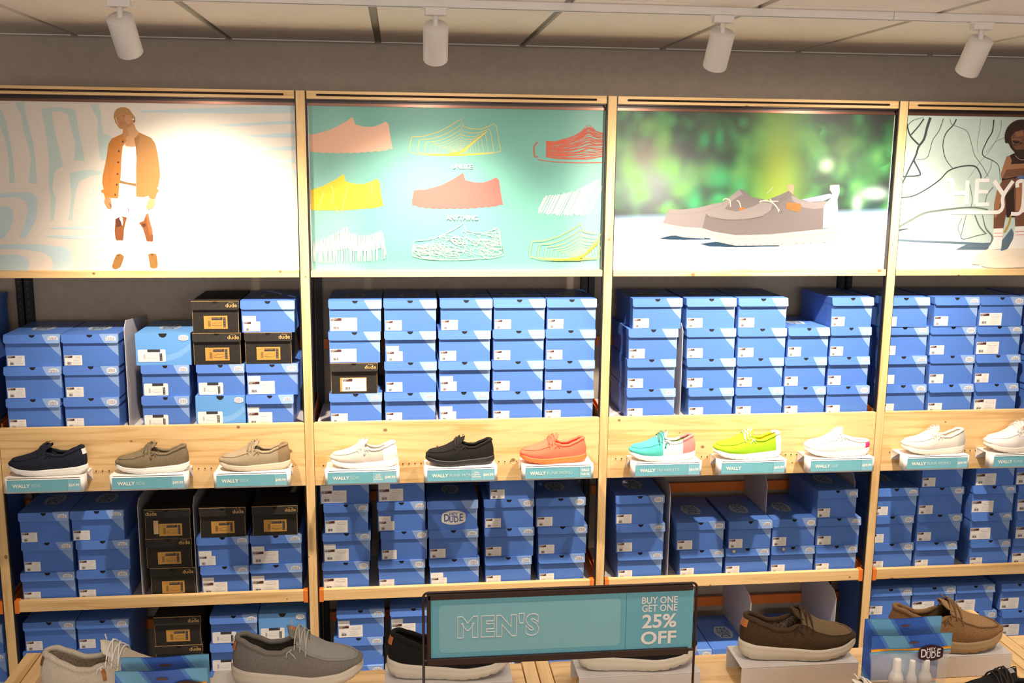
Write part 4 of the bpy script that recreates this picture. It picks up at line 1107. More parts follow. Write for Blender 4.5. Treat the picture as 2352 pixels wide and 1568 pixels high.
class Art:
    """draws in frame pixels of one zoomed view and lays the shapes on the poster board"""
    def __init__(s, ox, oy, sc, xl, xr): s.ox, s.oy, s.sc, s.xl, s.xr = ox, oy, sc, xl, xr; s.b = MB(); s.n = 0; s.zb = ZPB; s.zt = ZTB-.024
    def w(s, p): q = P(s.ox+p[0]/s.sc, s.oy+p[1]/s.sc, PY); return (q.x, q.z)
    def poly(s, pts, m, raw=False):
        q = [tuple(p) for p in pts] if raw else [s.w(p) for p in pts]
        q = clip_poly(q, s.xl+.001, s.xr-.001, 0)
        if len(q) > 2: q = clip_poly(q, s.zb, s.zt, 1)
        if len(q) < 3: return
        s.n += 1; y = PY-.0003-.00002*s.n
        s.b.poly([(x, y, z) for x, z in q], m)
    def line(s, pts, w_, m, raw=False, smooth=True):
        q = [tuple(p) for p in pts] if raw else [s.w(p) for p in pts]
        if smooth and len(q) > 2:
            o = []
            for i in range(len(q)-1):
                p0, p1, p2, p3 = q[max(0, i-1)], q[i], q[i+1], q[min(len(q)-1, i+2)]
                for k in range(5):
                    f = k/5; o.append(tuple(.5*((2*p1[a])+(-p0[a]+p2[a])*f+(2*p0[a]-5*p1[a]+4*p2[a]-p3[a])*f*f+(-p0[a]+3*p1[a]-3*p2[a]+p3[a])*f**3) for a in (0, 1)))
            o.append(q[-1]); q = o
        q = [p for p in q if s.xl+.001 < p[0] < s.xr-.001 and s.zb < p[1] < s.zt]
        if len(q) < 2: return
        s.n += 1; y = PY-.0003-.00002*s.n
        ww = [lerp(w_[0], w_[1], k/(len(q)-1)) for k in range(len(q))] if isinstance(w_, tuple) else w_
        s.b.stroke([(x, y, z) for x, z in q], ww, m)
    def ell(s, x, y, rx, ry, m, n=18): s.poly([(x+rx*math.cos(2*PI*k/n), y+ry*math.sin(2*PI*k/n)) for k in range(n)], m)
    def text(s, body, x, y, hpx, m, bold, wide=1.0):
        me = text_mesh(body, .04, bold); ys = [v.co.y for v in me.vertices]; q0, q1 = s.w((x, y-hpx/2)), s.w((x, y+hpx/2))
        k = (q0[1]-q1[1])/(max(ys)-min(ys)); s.n += 1
        s.b.text(body, m, .04, FRS(q0[0], PY-.0003-.00002*s.n, (q0[1]+q1[1])/2, k*wide, k), bold)
    def build(s, t, name='printed_artwork'): o = s.b.build(name, t); o.location = -t.location; return o

# ---- poster 1: man in beanie, pale wavy bands
t, xl, xr = poster(1, 'poster of a man in a beanie and orange cardigan over pale teal waves', paint('print_cream_ground', (.70, .63, .56), .5, .015))
A = Art(0, 230, 3.409, xl, xr); tl_ = flat('pale_teal', (.50, .60, .57)); tb_ = flat('pale_blue', (.50, .62, .65)); gl = flat('pale_green', (.42, .54, .46))
bands = [[(-10, 60), (8, 70), (45, 160), (75, 300), (100, 450), (118, 640), (75, 655), (70, 480), (40, 300), (-10, 180)],
 [(115, 15), (190, 18), (200, 100), (225, 200), (260, 330), (275, 450), (290, 655), (225, 650), (245, 450), (215, 330), (180, 220), (165, 110)],
 [(320, 65), (480, 55), (590, 75), (600, 140), (615, 230), (640, 350), (665, 475), (580, 470), (590, 340), (550, 200), (530, 110), (480, 88), (405, 90), (420, 200), (450, 330), (495, 510), (430, 560), (410, 690), (440, 780), (420, 940), (395, 950), (400, 760), (380, 640), (385, 480), (370, 330), (345, 180)],
 [(705, 25), (770, 28), (790, 100), (795, 200), (812, 260), (840, 270), (880, 290), (860, 400), (835, 470), (790, 470), (775, 380), (765, 270), (770, 170), (735, 90)],
 [(548, 570), (640, 548), (735, 545), (800, 560), (790, 580), (690, 600), (620, 640), (590, 740), (575, 850), (565, 940), (535, 935), (560, 760), (550, 640)],
 [(725, 690), (790, 670), (810, 690), (800, 770), (760, 820), (735, 920), (690, 935), (705, 800)],
 [(-10, 730), (120, 720), (240, 725), (290, 760), (295, 850), (280, 940), (240, 1010), (205, 1070), (150, 1078), (195, 960), (220, 860), (205, 790), (120, 755), (-10, 765)],
 [(-10, 830), (60, 830), (100, 860), (105, 930), (80, 1010), (30, 1080), (-10, 1090)],
 [(-10, 1130), (200, 1125), (380, 1135), (520, 1150), (555, 1190), (572, 1335), (380, 1335), (420, 1290), (400, 1230), (340, 1190), (200, 1165), (-10, 1165)],
 [(-10, 1215), (100, 1205), (200, 1225), (235, 1270), (215, 1335), (-10, 1335)],
 [(370, 1000), (600, 992), (1100, 995), (1100, 1004), (600, 1010), (400, 1008)], [(340, 1068), (420, 1060), (900, 1062), (900, 1085), (500, 1082)],
 [(705, 1142), (900, 1135), (1160, 1138), (1160, 1155), (720, 1160)], [(745, 1205), (1200, 1200), (1420, 1215), (1410, 1245), (760, 1255)], [(745, 1308), (1300, 1300), (1500, 1325), (1500, 1336), (745, 1336)],
 [(1100, 80), (1700, 60), (2310, 40), (2310, 98), (1900, 105), (1100, 95)], [(1700, 190), (2310, 160), (2310, 185), (1800, 205)], [(1900, 275), (2310, 255), (2310, 295), (2000, 290)], [(1870, 385), (2060, 370), (2310, 360), (2310, 390), (2060, 395), (1950, 410)],
 [(1950, 470), (2310, 460), (2310, 490), (2100, 495), (2040, 530), (2030, 620), (1960, 640), (1945, 560)], [(2135, 545), (2315, 540), (2315, 595), (2135, 590)],
 [(2085, 690), (2140, 672), (2315, 668), (2315, 695), (2200, 700), (2150, 760), (2160, 860), (2230, 980), (2330, 1120), (2335, 1260), (2230, 1130), (2130, 950), (2095, 800)],
 [(2270, 755), (2320, 750), (2320, 860), (2290, 820)],
 [(1930, 960), (2010, 1000), (2080, 1150), (2180, 1290), (2250, 1335), (2200, 1335), (2080, 1230), (1960, 1080)], [(1780, 1120), (1900, 1130), (1980, 1230), (2050, 1335), (1950, 1335), (1810, 1260)]]
for k, bd in enumerate(bands): A.poly(bd, tl_ if k < 6 else tb_)
sk = flat('skin_brown', (.46, .21, .085)); skd = flat('skin_shadow', (.24, .10, .045)); skl = flat('skin_light', (.52, .27, .13)); lg = flat('leg_brown', (.20, .065, .018)); lgl = flat('leg_light', (.26, .10, .032)); lgd = flat('leg_shadow', (.09, .024, .012)); ora = flat('cardigan_orange', (.46, .175, .035)); oral = flat('cardigan_light', (.34, .165, .048)); orad = flat('cardigan_line', (.30, .10, .02)); bean = flat('beanie_mustard', (.42, .22, .07)); beand = flat('beanie_fold', (.30, .145, .05)); whp = flat('cloth_white', (.82, .79, .75)); but = flat('button_brown', (.10, .035, .03)); shoe_ = flat('shoe_mustard', (.26, .13, .034)); shoed = flat('shoe_line', (.15, .06, .015))
# body crops: region(210,230) scale 7.84 and region(210,420) scale 7.467
B1 = Art(210, 230, 7.84, xl, xr); B1.b = A.b; B1.n = A.n
B1.poly([(575, 500), (560, 600), (600, 700), (620, 840), (800, 840), (800, 680), (870, 590), (800, 520), (770, 420), (640, 480)], skl)
B1.poly([(575, 500), (560, 600), (600, 700), (680, 620), (640, 520)], sk)
B1.poly([(440, 240), (520, 215), (620, 225), (700, 265), (760, 300), (775, 380), (740, 440), (660, 500), (575, 520), (530, 520), (480, 440), (450, 340)], sk)
B1.poly([(600, 260), (700, 270), (745, 310), (735, 400), (650, 440), (600, 350)], skl)
B1.poly([(735, 320), (785, 320), (790, 380), (775, 415), (755, 370)], skd)
B1.ell(755, 345, 14, 18, whp)
B1.poly([(400, 300), (410, 220), (460, 155), (530, 128), (610, 128), (680, 160), (730, 230), (790, 310), (790, 340), (710, 285), (620, 235), (530, 222), (450, 255), (438, 330), (470, 430), (540, 520), (500, 500), (430, 400)], bean)
B1.line([(445, 262), (530, 226), (620, 238), (700, 280), (780, 340)], .0009, beand)
B1.line([(545, 290), (580, 268), (620, 275)], .0010, skd); B1.line([(455, 322), (480, 305), (505, 312)], .0010, skd)
B1.ell(590, 292, 20, 7, skd); B1.ell(480, 335, 18, 7, skd); B1.line([(520, 330), (512, 375), (545, 390), (560, 360)], .0007, skd)
B1.line([(530, 440), (570, 415), (625, 390)], .0013, flat('lip', (.30, .08, .05))); B1.line([(545, 465), (600, 450)], .0006, skd)
B1.poly([(565, 810), (600, 825), (720, 840), (800, 835), (815, 1100), (800, 1500), (680, 1490), (520, 1440), (540, 1100)], whp)
B1.poly([(520, 1440), (640, 1480), (805, 1500), (805, 1556), (700, 1550), (500, 1500)], flat('waistband_tan', (.24, .13, .05)))
B1.poly([(570, 600), (480, 640), (370, 690), (310, 780), (285, 950), (250, 1150), (205, 1350), (195, 1480), (230, 1568), (510, 1568), (530, 1350), (540, 1050), (560, 840), (640, 720), (600, 690)], ora)
B1.poly([(770, 690), (870, 585), (950, 620), (1080, 680), (1150, 780), (1190, 950), (1220, 1150), (1240, 1350), (1200, 1568), (810, 1568), (805, 1300), (815, 1000), (800, 830)], oral)
B1.line([(295, 850), (300, 1100), (320, 1300), (310, 1560)], .0009, orad); B1.line([(410, 960), (395, 1150), (350, 1400), (310, 1568)], .0008, orad); B1.line([(250, 1160), (255, 1240)], .0010, orad)
for x in range(340, 530, 24): B1.line([(x, 800), (x-20, 1100), (x-30, 1540)], .0003, flat('knit_rib', (.34, .12, .022)))
for x in range(850, 1180, 24): B1.line([(x, 760), (x+20, 1100), (x+25, 1540)], .0003, flat('knit_rib_light', (.27, .12, .033)))
for x, y in ((568, 748), (495, 916), (485, 1118), (473, 1328), (461, 1521)): B1.ell(x, y, 18, 18, but)
for x, y in ((862, 885), (865, 1085), (858, 1290), (858, 1490)): B1.ell(x, y, 9, 9, orad)
B1.poly([(770, 690), (800, 830), (812, 1000), (835, 1000), (825, 830), (870, 700), (860, 640)], flat('placket', (.28, .13, .038)))
B2 = Art(210, 420, 7.467, xl, xr); B2.b = A.b; B2.n = B1.n
B2.poly([(340, 255), (480, 0), (770, 60), (990, 240), (950, 480), (900, 650), (820, 690), (780, 660), (700, 640), (640, 540), (600, 600), (520, 570), (410, 620), (350, 430)], flat('shorts_white', (.80, .76, .74)))
B2.poly([(190, 0), (480, 0), (475, 120), (460, 265), (330, 258), (325, 240), (240, 265), (215, 180), (170, 150), (175, 120), (215, 110)], ora)
B2.poly([(770, 0), (1135, 0), (1120, 80), (1160, 130), (1120, 180), (1095, 265), (1000, 250), (980, 220), (900, 245), (770, 235)], oral)
B2.line([(290, 0), (300, 120), (330, 250)], .0009, orad)
for x, y in ((438, 30), (411, 203)): B2.ell(x, y, 17, 17, but)
B2.poly([(235, 262), (330, 255), (345, 360), (350, 420), (330, 455), (290, 440), (240, 370), (220, 320)], sk); B2.poly([(300, 340), (345, 370), (348, 430), (320, 400)], skd); B2.line([(250, 390), (300, 440)], .0006, skd); B2.line([(262, 360), (320, 420)], .0006, skl)
B2.poly([(1000, 262), (1090, 270), (1095, 360), (1050, 430), (975, 460), (940, 420), (960, 330)], skl); B2.line([(1000, 250), (1095, 268)], .0014, flat('bracelet', (.40, .12, .05))); B2.line([(990, 360), (975, 440)], .0006, sk)
B2.poly([(415, 625), (500, 570), (610, 590), (580, 700), (560, 800), (555, 900), (545, 980), (500, 998), (440, 995), (415, 940), (400, 820)], lg)
B2.poly([(415, 625), (470, 590), (520, 690), (525, 740), (430, 760)], lgd); B2.poly([(500, 565), (540, 600), (545, 690), (530, 740), (510, 660), (480, 610)], whp)
B2.poly([(820, 680), (900, 650), (940, 540), (975, 520), (1000, 640), (1040, 780), (1060, 920), (1055, 1000), (1010, 1020), (950, 990), (920, 880), (880, 760)], lg); B2.poly([(940, 560), (975, 520), (1000, 640), (1040, 780), (1050, 880), (1000, 900), (960, 700)], lgl); B2.poly([(860, 700), (930, 690), (940, 740), (890, 760)], lgd)
for x, y in ((1020, 850), (1040, 930)): B2.line([(x-15, y), (x+15, y-20)], .0008, skd)
B2.poly([(630, 410), (650, 460), (635, 545)], flat('red_mark', (.35, .06, .10)))
B2.poly([(425, 985), (545, 985), (550, 1100), (560, 1240), (410, 1240), (430, 1100)], whp); B2.poly([(950, 1000), (1055, 1010), (1080, 1120), (1110, 1230), (980, 1230), (965, 1100)], whp)
B2.poly([(440, 1225), (490, 1208), (545, 1240), (560, 1270), (530, 1360), (500, 1440), (430, 1478), (370, 1465), (358, 1420), (380, 1350), (400, 1290)], shoe_)
B2.poly([(975, 1225), (1030, 1203), (1110, 1215), (1130, 1290), (1140, 1400), (1130, 1450), (1060, 1465), (1010, 1440), (1000, 1350), (985, 1280)], shoe_)
B2.line([(410, 1290), (470, 1300), (545, 1310)], .0006, shoed); B2.line([(365, 1400), (420, 1440), (490, 1400), (530, 1330)], .0006, shoed); B2.ell(465, 1245, 24, 14, shoed); B2.ell(1045, 1232, 26, 14, shoed); B2.line([(1010, 1290), (1010, 1380), (1060, 1430), (1115, 1390), (1110, 1280)], .0006, shoed); B2.line([(445, 1190), (430, 1240)], .0008, skd); B2.line([(1090, 1165), (1118, 1220)], .0008, skd)
A.build(t)

# ---- poster 2: nine stencilled shoe prints on green
def green_ground():
    m = mat('print_green_ground', (.12, .34, .28), .5); nt = m.node_tree; bb = nt.nodes['Principled BSDF']
    tc = N(nt, 'ShaderNodeTexCoord'); sp = N(nt, 'ShaderNodeSeparateXYZ'); nt.links.new(tc.outputs['Object'], sp.inputs[0])
    mp = N(nt, 'ShaderNodeMapping'); mp.inputs['Scale'].default_value = (1, .001, 1); mp.inputs['Rotation'].default_value = (0, .6, 0); nt.links.new(tc.outputs['Object'], mp.inputs[0])
    vo = N(nt, 'ShaderNodeTexVoronoi', i_Scale=330.0, i_Randomness=0.0); nt.links.new(mp.outputs[0], vo.inputs['Vector'])
    dots = math_n(nt, 'LESS_THAN', vo.outputs['Distance'], .40)
    d = math_n(nt, 'MAXIMUM', math_n(nt, 'SUBTRACT', .22, sp.outputs[0]), math_n(nt, 'SUBTRACT', sp.outputs[0], .98)); fac = math_n(nt, 'MULTIPLY', math_n(nt, 'MINIMUM', math_n(nt, 'MULTIPLY', math_n(nt, 'MAXIMUM', d, 0.0), 5.0), .55), dots)
    no = N(nt, 'ShaderNodeTexNoise', i_Scale=120.0, i_Detail=6.0, i_Roughness=.8); nt.links.new(tc.outputs['Object'], no.inputs['Vector'])
    spk = math_n(nt, 'MULTIPLY', math_n(nt, 'GREATER_THAN', no.outputs[0], .70), .5)
    c = mixc(nt, fac, (.105, .30, .255), (.33, .55, .47)); c = mixc(nt, spk, c, (.55, .70, .62)); nt.links.new(c, bb.inputs['Base Color'])
    return m
t, xl, xr = poster(2, 'green poster of nine stencilled shoe shapes with the words UNLIKE ANYTHING', green_ground())
A = Art(680, 0, 2.376, xl, xr)
SIL = [(640, 745), (700, 742), (780, 718), (850, 682), (900, 650), (912, 690), (960, 703), (1010, 704), (1050, 690), (1080, 675), (1095, 690), (1105, 760), (1117, 825), (1060, 838), (900, 849), (760, 849), (680, 843), (622, 828), (620, 800), (630, 750)]
def sil(dx, dy, jag=True):
    o = [(x+dx, y+dy) for x, y in SIL]
    if not jag: return o
    bot = []; n = 26
    for k in range(n+1):
        x = lerp(1117, 622, k/n); y = interp([(622, 828), (680, 843), (760, 849), (900, 849), (1060, 838), (1118, 825)], x); bot.append((x+dx, y+dy-(5 if k % 2 else 0)))
    return [(x+dx, y+dy) for x, y in SIL[:12]]+bot+[(x+dx, y+dy) for x, y in SIL[18:]]
peach = flat('peach', (.58, .34, .24)); yel = flat('yellow', (.60, .40, .03)); red = flat('red', (.42, .075, .04)); cor = flat('coral_pink', (.36, .10, .085)); wp = flat('chalk_white', (.50, .56, .52)); pkw = flat('pale_pink', (.52, .42, .385)); ygr = flat('yellow_green', (.45, .52, .12))
O = {(0, 0): (-590, -12), (0, 1): (0, 0), (0, 2): (712, 22), (1, 0): (-640, 300), (1, 1): (12, 292), (1, 2): (708, 322), (2, 0): (-618, 582), (2, 1): (14, 566), (2, 2): (655, 570)}
def inside_span(pts, x):
    ys = []
    for i in range(len(pts)):
        (x0_, y0_), (x1_, y1_) = pts[i-1], pts[i]
        if (x0_ <= x < x1_) or (x1_ <= x < x0_): ys.append(y0_+(y1_-y0_)*(x-x0_)/(x1_-x0_))
    return (min(ys), max(ys)) if len(ys) >= 2 else None
def nested(dx, dy):
    cx_, cy_ = 893+dx, 841+dy; px_ = sil(dx, dy, False)
    A.line([(cx_-60, cy_+2), (cx_+10, cy_-12), (cx_+70, cy_-60), (cx_+150, cy_-125)], (.012, .003), yel)
    for k in range(12):
        f = .835**k; q = [(cx_+(x-cx_)*f, cy_+(y-cy_)*f) for x, y in px_]; q.append(q[0])
        A.line(q, .0022*max(.35, .86**k), yel, smooth=False)
rp = random.Random(3)
A.poly(sil(*O[0, 0]), peach); nested(*O[0, 1])
s_ = sil(*O[0, 2], False)
for k in range(34):
    f = k/33; x0_ = lerp(1330, 1560, f**1.2); pts = []
    for q in range(9):
        g = q/8; x = lerp(1318, 1690, g); sp_ = inside_span(s_, x)
        if not sp_ or q < (k*7) % 3-1: continue
        pts.append((x, lerp(sp_[0]+2, sp_[1]-4, min(1, max(0, f+.25*math.sin(g*2.2)-.30*g+rp.uniform(-.03, .03))))))
    A.line(pts, .0028*rp.uniform(.5, 1.4), red)
A.line([(1318, 775), (1300, 800), (1302, 850), (1320, 855)], .005, red); A.line([(1320, 870), (1400, 882), (1470, 885), (1560, 888), (1690, 885)], .003, red)
A.poly(sil(*O[1, 0]), yel)
for pts in ([(190, 1010), (205, 1060), (190, 1120)], [(285, 1010), (265, 1080), (250, 1160)], [(150, 1050), (130, 1110), (120, 1160)], [(410, 1000), (412, 1060)], [(210, 1130), (230, 1160)]): A.line(pts, .004, ygr)
A.poly(sil(*O[1, 1]), cor)
s_ = sil(*O[1, 2], False)
for k in range(95):
    x = lerp(1310, 1710, k/94); sp_ = inside_span(s_, x)
    if sp_:
        a_, c_ = sp_[0]+rp.uniform(-6, 4), sp_[1]+rp.uniform(-8, 10); A.line([(x+(c_-a_)*.28, a_), (x-(c_-a_)*.22, c_)], .0024*rp.uniform(.6, 1.3), wp)
s_ = sil(*O[2, 0], False); pts = []
for k in range(190):
    x = lerp(30, 496, k/189); sp_ = inside_span(s_, x+0)
    if sp_: pts.append((x+rp.uniform(-1, 1), (sp_[0]+rp.uniform(-6, 4)) if k % 2 else lerp(sp_[0], sp_[1], rp.choice((.6, 1, 1.02)))))
for p_, q_ in zip(pts, pts[1:]): A.line([p_, q_], .0015, wp)
s_ = sil(*O[2, 1], False); A.line(s_+[s_[0]], .0020, pkw, smooth=False)
for k in range(60):
    x = rp.uniform(640, 1112); sp_ = inside_span(s_, x)
    if not sp_: continue
    cy_ = rp.uniform(sp_[0]+20, sp_[1]-15); rx = rp.uniform(18, 60); ry = rp.uniform(8, 30); q = []
    for j in range(15):
        a_ = 2*PI*j/14; xx = x+rx*math.cos(a_); yy = cy_+ry*math.sin(a_+.5); ss = inside_span(s_, xx)
        if ss: q.append((xx, max(ss[0]+2, min(ss[1]-2, yy))))
    A.line(q, .0012, pkw)
nested(*O[2, 2])
A.text('UNLIKE', 905, 909, 25, flat('poster_white', (.86, .85, .80)), .0007, 1.0); A.text('ANYTHING', 906, 1188, 25, MATS['print_poster_white'], .0007, 1.0)
A.build(t)

# ---- poster 3: pair of grey shoes in front of blurred leaves
def leaf_ground():
    m = mat('print_blurred_leaves', (.1, .3, .1), .5); nt = m.node_tree; bb = nt.nodes['Principled BSDF']
    tc = N(nt, 'ShaderNodeTexCoord'); sp = N(nt, 'ShaderNodeSeparateXYZ'); nt.links.new(tc.outputs['Object'], sp.inputs[0]); x, y, z = sp.outputs
    n1 = N(nt, 'ShaderNodeTexNoise', i_Scale=7.0, i_Detail=1.5, i_Roughness=.5); nt.links.new(tc.outputs['Object'], n1.inputs['Vector'])
    r1 = ramp(nt, n1.outputs[0], [(.33, (.012, .018, .022)), (.44, (.012, .06, .025)), (.54, (.03, .17, .05)), (.66, (.10, .33, .08))])
    vo = N(nt, 'ShaderNodeTexVoronoi', i_Scale=11.0, feature='SMOOTH_F1', i_Smoothness=.6); nt.links.new(tc.outputs['Object'], vo.inputs['Vector'])
    bok = math_n(nt, 'MULTIPLY', math_n(nt, 'MAXIMUM', math_n(nt, 'SUBTRACT', .38, vo.outputs['Distance']), 0.0), 2.6)
    n3 = N(nt, 'ShaderNodeTexNoise', i_Scale=4.0); nt.links.new(tc.outputs['Object'], n3.inputs['Vector'])
    bok = math_n(nt, 'MULTIPLY', bok, math_n(nt, 'GREATER_THAN', n3.outputs[0], .5))
    c = mixc(nt, bok, r1.outputs[0], (.06, .36, .11))
    def blob(cx_, cz_, sx, sz, k, pw=1.0):
        d = math_n(nt, 'ADD', math_n(nt, 'POWER', math_n(nt, 'ABSOLUTE', math_n(nt, 'DIVIDE', math_n(nt, 'SUBTRACT', x, cx_), sx)), 2.0), math_n(nt, 'POWER', math_n(nt, 'ABSOLUTE', math_n(nt, 'DIVIDE', math_n(nt, 'SUBTRACT', z, cz_), sz)), 2.0))
        return math_n(nt, 'MULTIPLY', math_n(nt, 'POWER', 2.718, math_n(nt, 'MULTIPLY', d, -1.0)), k)
    c = mixc(nt, blob(.14, .36, .15, .14, .9), c, (.17, .17, .21)); c = mixc(nt, blob(.36, .53, .09, .2, .7), c, (.05, .04, .05))
    for bx_, bz_, sx_, sz_ in ((.05, .42, .035, .06), (.09, .36, .04, .05), (.19, .42, .05, .04), (.24, .40, .03, .05), (.27, .32, .04, .03), (.13, .57, .05, .03), (.19, .52, .03, .06), (.11, .30, .03, .025), (.22, .24, .04, .02)):
        c = mixc(nt, blob(bx_, bz_, sx_, sz_, .8), c, (.13, .36, .08))
    c = mixc(nt, blob(.12, .47, .09, .07, .5), c, (.16, .10, .06))
    for bx_, bz_, sx_, sz_ in ((.36, .52, .022, .03), (.42, .53, .018, .035), (.43, .37, .045, .04), (.33, .27, .03, .05), (.43, .29, .03, .02), (.52, .34, .03, .04)):
        c = mixc(nt, blob(bx_, bz_, sx_, sz_, .8), c, (.03, .33, .12))
    c = mixc(nt, blob(.665, .40, .105, .42, 1.0), c, (.10, .30, .03)); c = mixc(nt, blob(.675, .38, .072, .19, 1.0), c, (.24, .34, .015))
    c = mixc(nt, blob(.935, .50, .085, .10, .6), c, (.06, .05, .04)); c = mixc(nt, blob(.875, .425, .027, .025, 1.0), c, (.45, .68, .42)); c = mixc(nt, blob(1.06, .42, .05, .12, .5), c, (.05, .22, .06))
    c = mixc(nt, blob(1.09, .31, .045, .022, 1.0), c, (.55, .75, .70)); c = mixc(nt, blob(1.02, .27, .02, .03, 1.0), c, (.45, .66, .50)); c = mixc(nt, blob(1.08, .255, .05, .035, .8), c, (.01, .02, .05))
    c = mixc(nt, .28, c, (0, 0, 0)); hz = math_n(nt, 'MULTIPLY_ADD', x, -.028, z)
    gf = ramp(nt, hz, [(.190, (1, 1, 1)), (.222, (0, 0, 0))])
    gr = ramp(nt, hz, [(.13, (.80, .78, .77)), (.185, (.48, .54, .66)), (.21, (.20, .30, .48))])
    c = mixc(nt, gf.outputs[0], c, gr.outputs[0]); nt.links.new(c, bb.inputs['Base Color'])
    return m
t, xl, xr = poster(3, 'poster of two grey shoes before blurred green leaves', leaf_ground())
A = Art(1490, 400, 5.004, xl, xr)
gy = flat('shoe_grey', (.105, .088, .088)); gyl = flat('shoe_grey_light', (.16, .138, .138)); gyd = flat('shoe_grey_dark', (.035, .028, .028)); sl = flat('sole_print', (.30, .27, .245)); shd = flat('sole_shadow_blue', (.008, .028, .055)); lc = flat('lace_cream', (.34, .30, .245)); ltan = flat('leather_tan', (.26, .085, .018)); pb = flat('heel_pale_blue', (.27, .31, .35)); lin = flat('lining_lilac', (.19, .185, .28)); pks = flat('pull_tab', (.38, .29, .25))
A.poly([(110, 740), (250, 705), (400, 700), (700, 735), (720, 750), (400, 755), (200, 750)], shd); A.poly([(580, 800), (760, 775), (1000, 780), (1500, 815), (1500, 830), (1000, 840), (700, 830)], shd)
A.poly([(1590, 130), (1630, 112), (1675, 130), (1660, 230), (1610, 220)], flat('pull_tab_far', (.26, .19, .11)))
A.poly([(160, 560), (200, 480), (225, 405), (400, 405), (560, 385), (750, 340), (860, 320), (960, 240), (1050, 165), (1090, 190), (1180, 260), (1330, 290), (1300, 400), (1000, 620), (620, 620), (400, 605)], gyl)
A.poly([(870, 400), (960, 300), (1060, 240), (1330, 300), (1250, 380), (1000, 430)], gy); A.poly([(1040, 170), (1085, 180), (1180, 260), (1330, 290), (1290, 330), (1100, 270)], gy)
A.poly([(160, 560), (400, 605), (640, 620), (640, 740), (400, 725), (250, 690), (150, 620)], sl)
A.line([(225, 405), (240, 450), (450, 455), (700, 410), (870, 340)], .0010, gy); A.line([(850, 300), (880, 280), (930, 300), (940, 375)], .0042, lc); A.line([(1010, 300), (1040, 320), (1060, 390)], .0042, lc); A.poly([(1040, 385), (1105, 378), (1100, 420), (1040, 420)], ltan); A.line([(1360, 220), (1400, 180), (1435, 140)], .0024, lc)
A.poly([(615, 620), (630, 560), (660, 450), (700, 455), (850, 445), (1030, 425), (1200, 370), (1300, 320), (1400, 280), (1500, 240), (1610, 190), (1640, 215), (1720, 290), (1850, 320), (2040, 310), (2160, 330), (2180, 610), (1800, 650), (1400, 690), (1000, 700), (750, 660)], gy)
A.poly([(660, 450), (850, 445), (1030, 425), (1200, 370), (1300, 320), (1420, 340), (1400, 420), (1300, 480), (1100, 520), (900, 520), (700, 495)], gyl)
A.poly([(1750, 290), (1900, 260), (2080, 222), (2105, 235), (2100, 270), (2000, 310), (1850, 320)], lin); A.poly([(1640, 240), (1780, 310), (1900, 325), (2040, 310), (2030, 385), (1900, 400), (1770, 380), (1650, 300)], gyl)
A.poly([(2010, 380), (2045, 320), (2120, 250), (2170, 300), (2175, 420), (2190, 612), (2000, 620)], pb); A.poly([(2085, 125), (2190, 120), (2195, 200), (2165, 300), (2100, 300), (2105, 220), (2080, 180)], pks)
A.poly([(600, 620), (640, 625), (750, 662), (1000, 702), (1400, 690), (1800, 650), (2180, 610), (2210, 680), (2170, 775), (1900, 795), (1500, 815), (1000, 820), (800, 780), (620, 700)], sl)
for k in range(16): A.line([(860+k*82, 790+min(30, k*12)-k*2.2), (885+k*82, 790+min(30, k*12)-k*2.2)], .0014, gyd)
A.line([(640, 655), (900, 735), (1300, 735), (1800, 700), (2190, 655)], .0007, flat('sole_line', (.17, .14, .125))); A.line([(665, 475), (900, 520), (1150, 510), (1300, 480), (1420, 400)], .0008, gyd); A.line([(670, 490), (900, 528), (1160, 518), (1310, 488)], .0004, gyd)
A.line([(1410, 400), (1500, 330), (1640, 235)], .0010, gyd); A.line([(1430, 350), (1560, 260), (1610, 200)], .0010, gyd); A.line([(2010, 400), (2015, 500), (2005, 615)], .0006, flat('seam_blue', (.12, .18, .24)))
A.line([(1270, 320), (1350, 300), (1450, 350), (1500, 440)], .0046, lc); A.line([(1390, 285), (1430, 330), (1510, 430)], .0046, lc); A.line([(1280, 305), (1400, 310), (1490, 310)], .004, lc); A.ell(1512, 432, 16, 14, gyd); A.ell(1512, 432, 9, 8, gyl)
A.poly([(1590, 325), (1740, 335), (1755, 365), (1725, 435), (1580, 395), (1580, 350)], ltan); A.line([(1590, 385), (1720, 405)], .0008, flat('leather_edge', (.12, .035, .008)))
A.build(t)

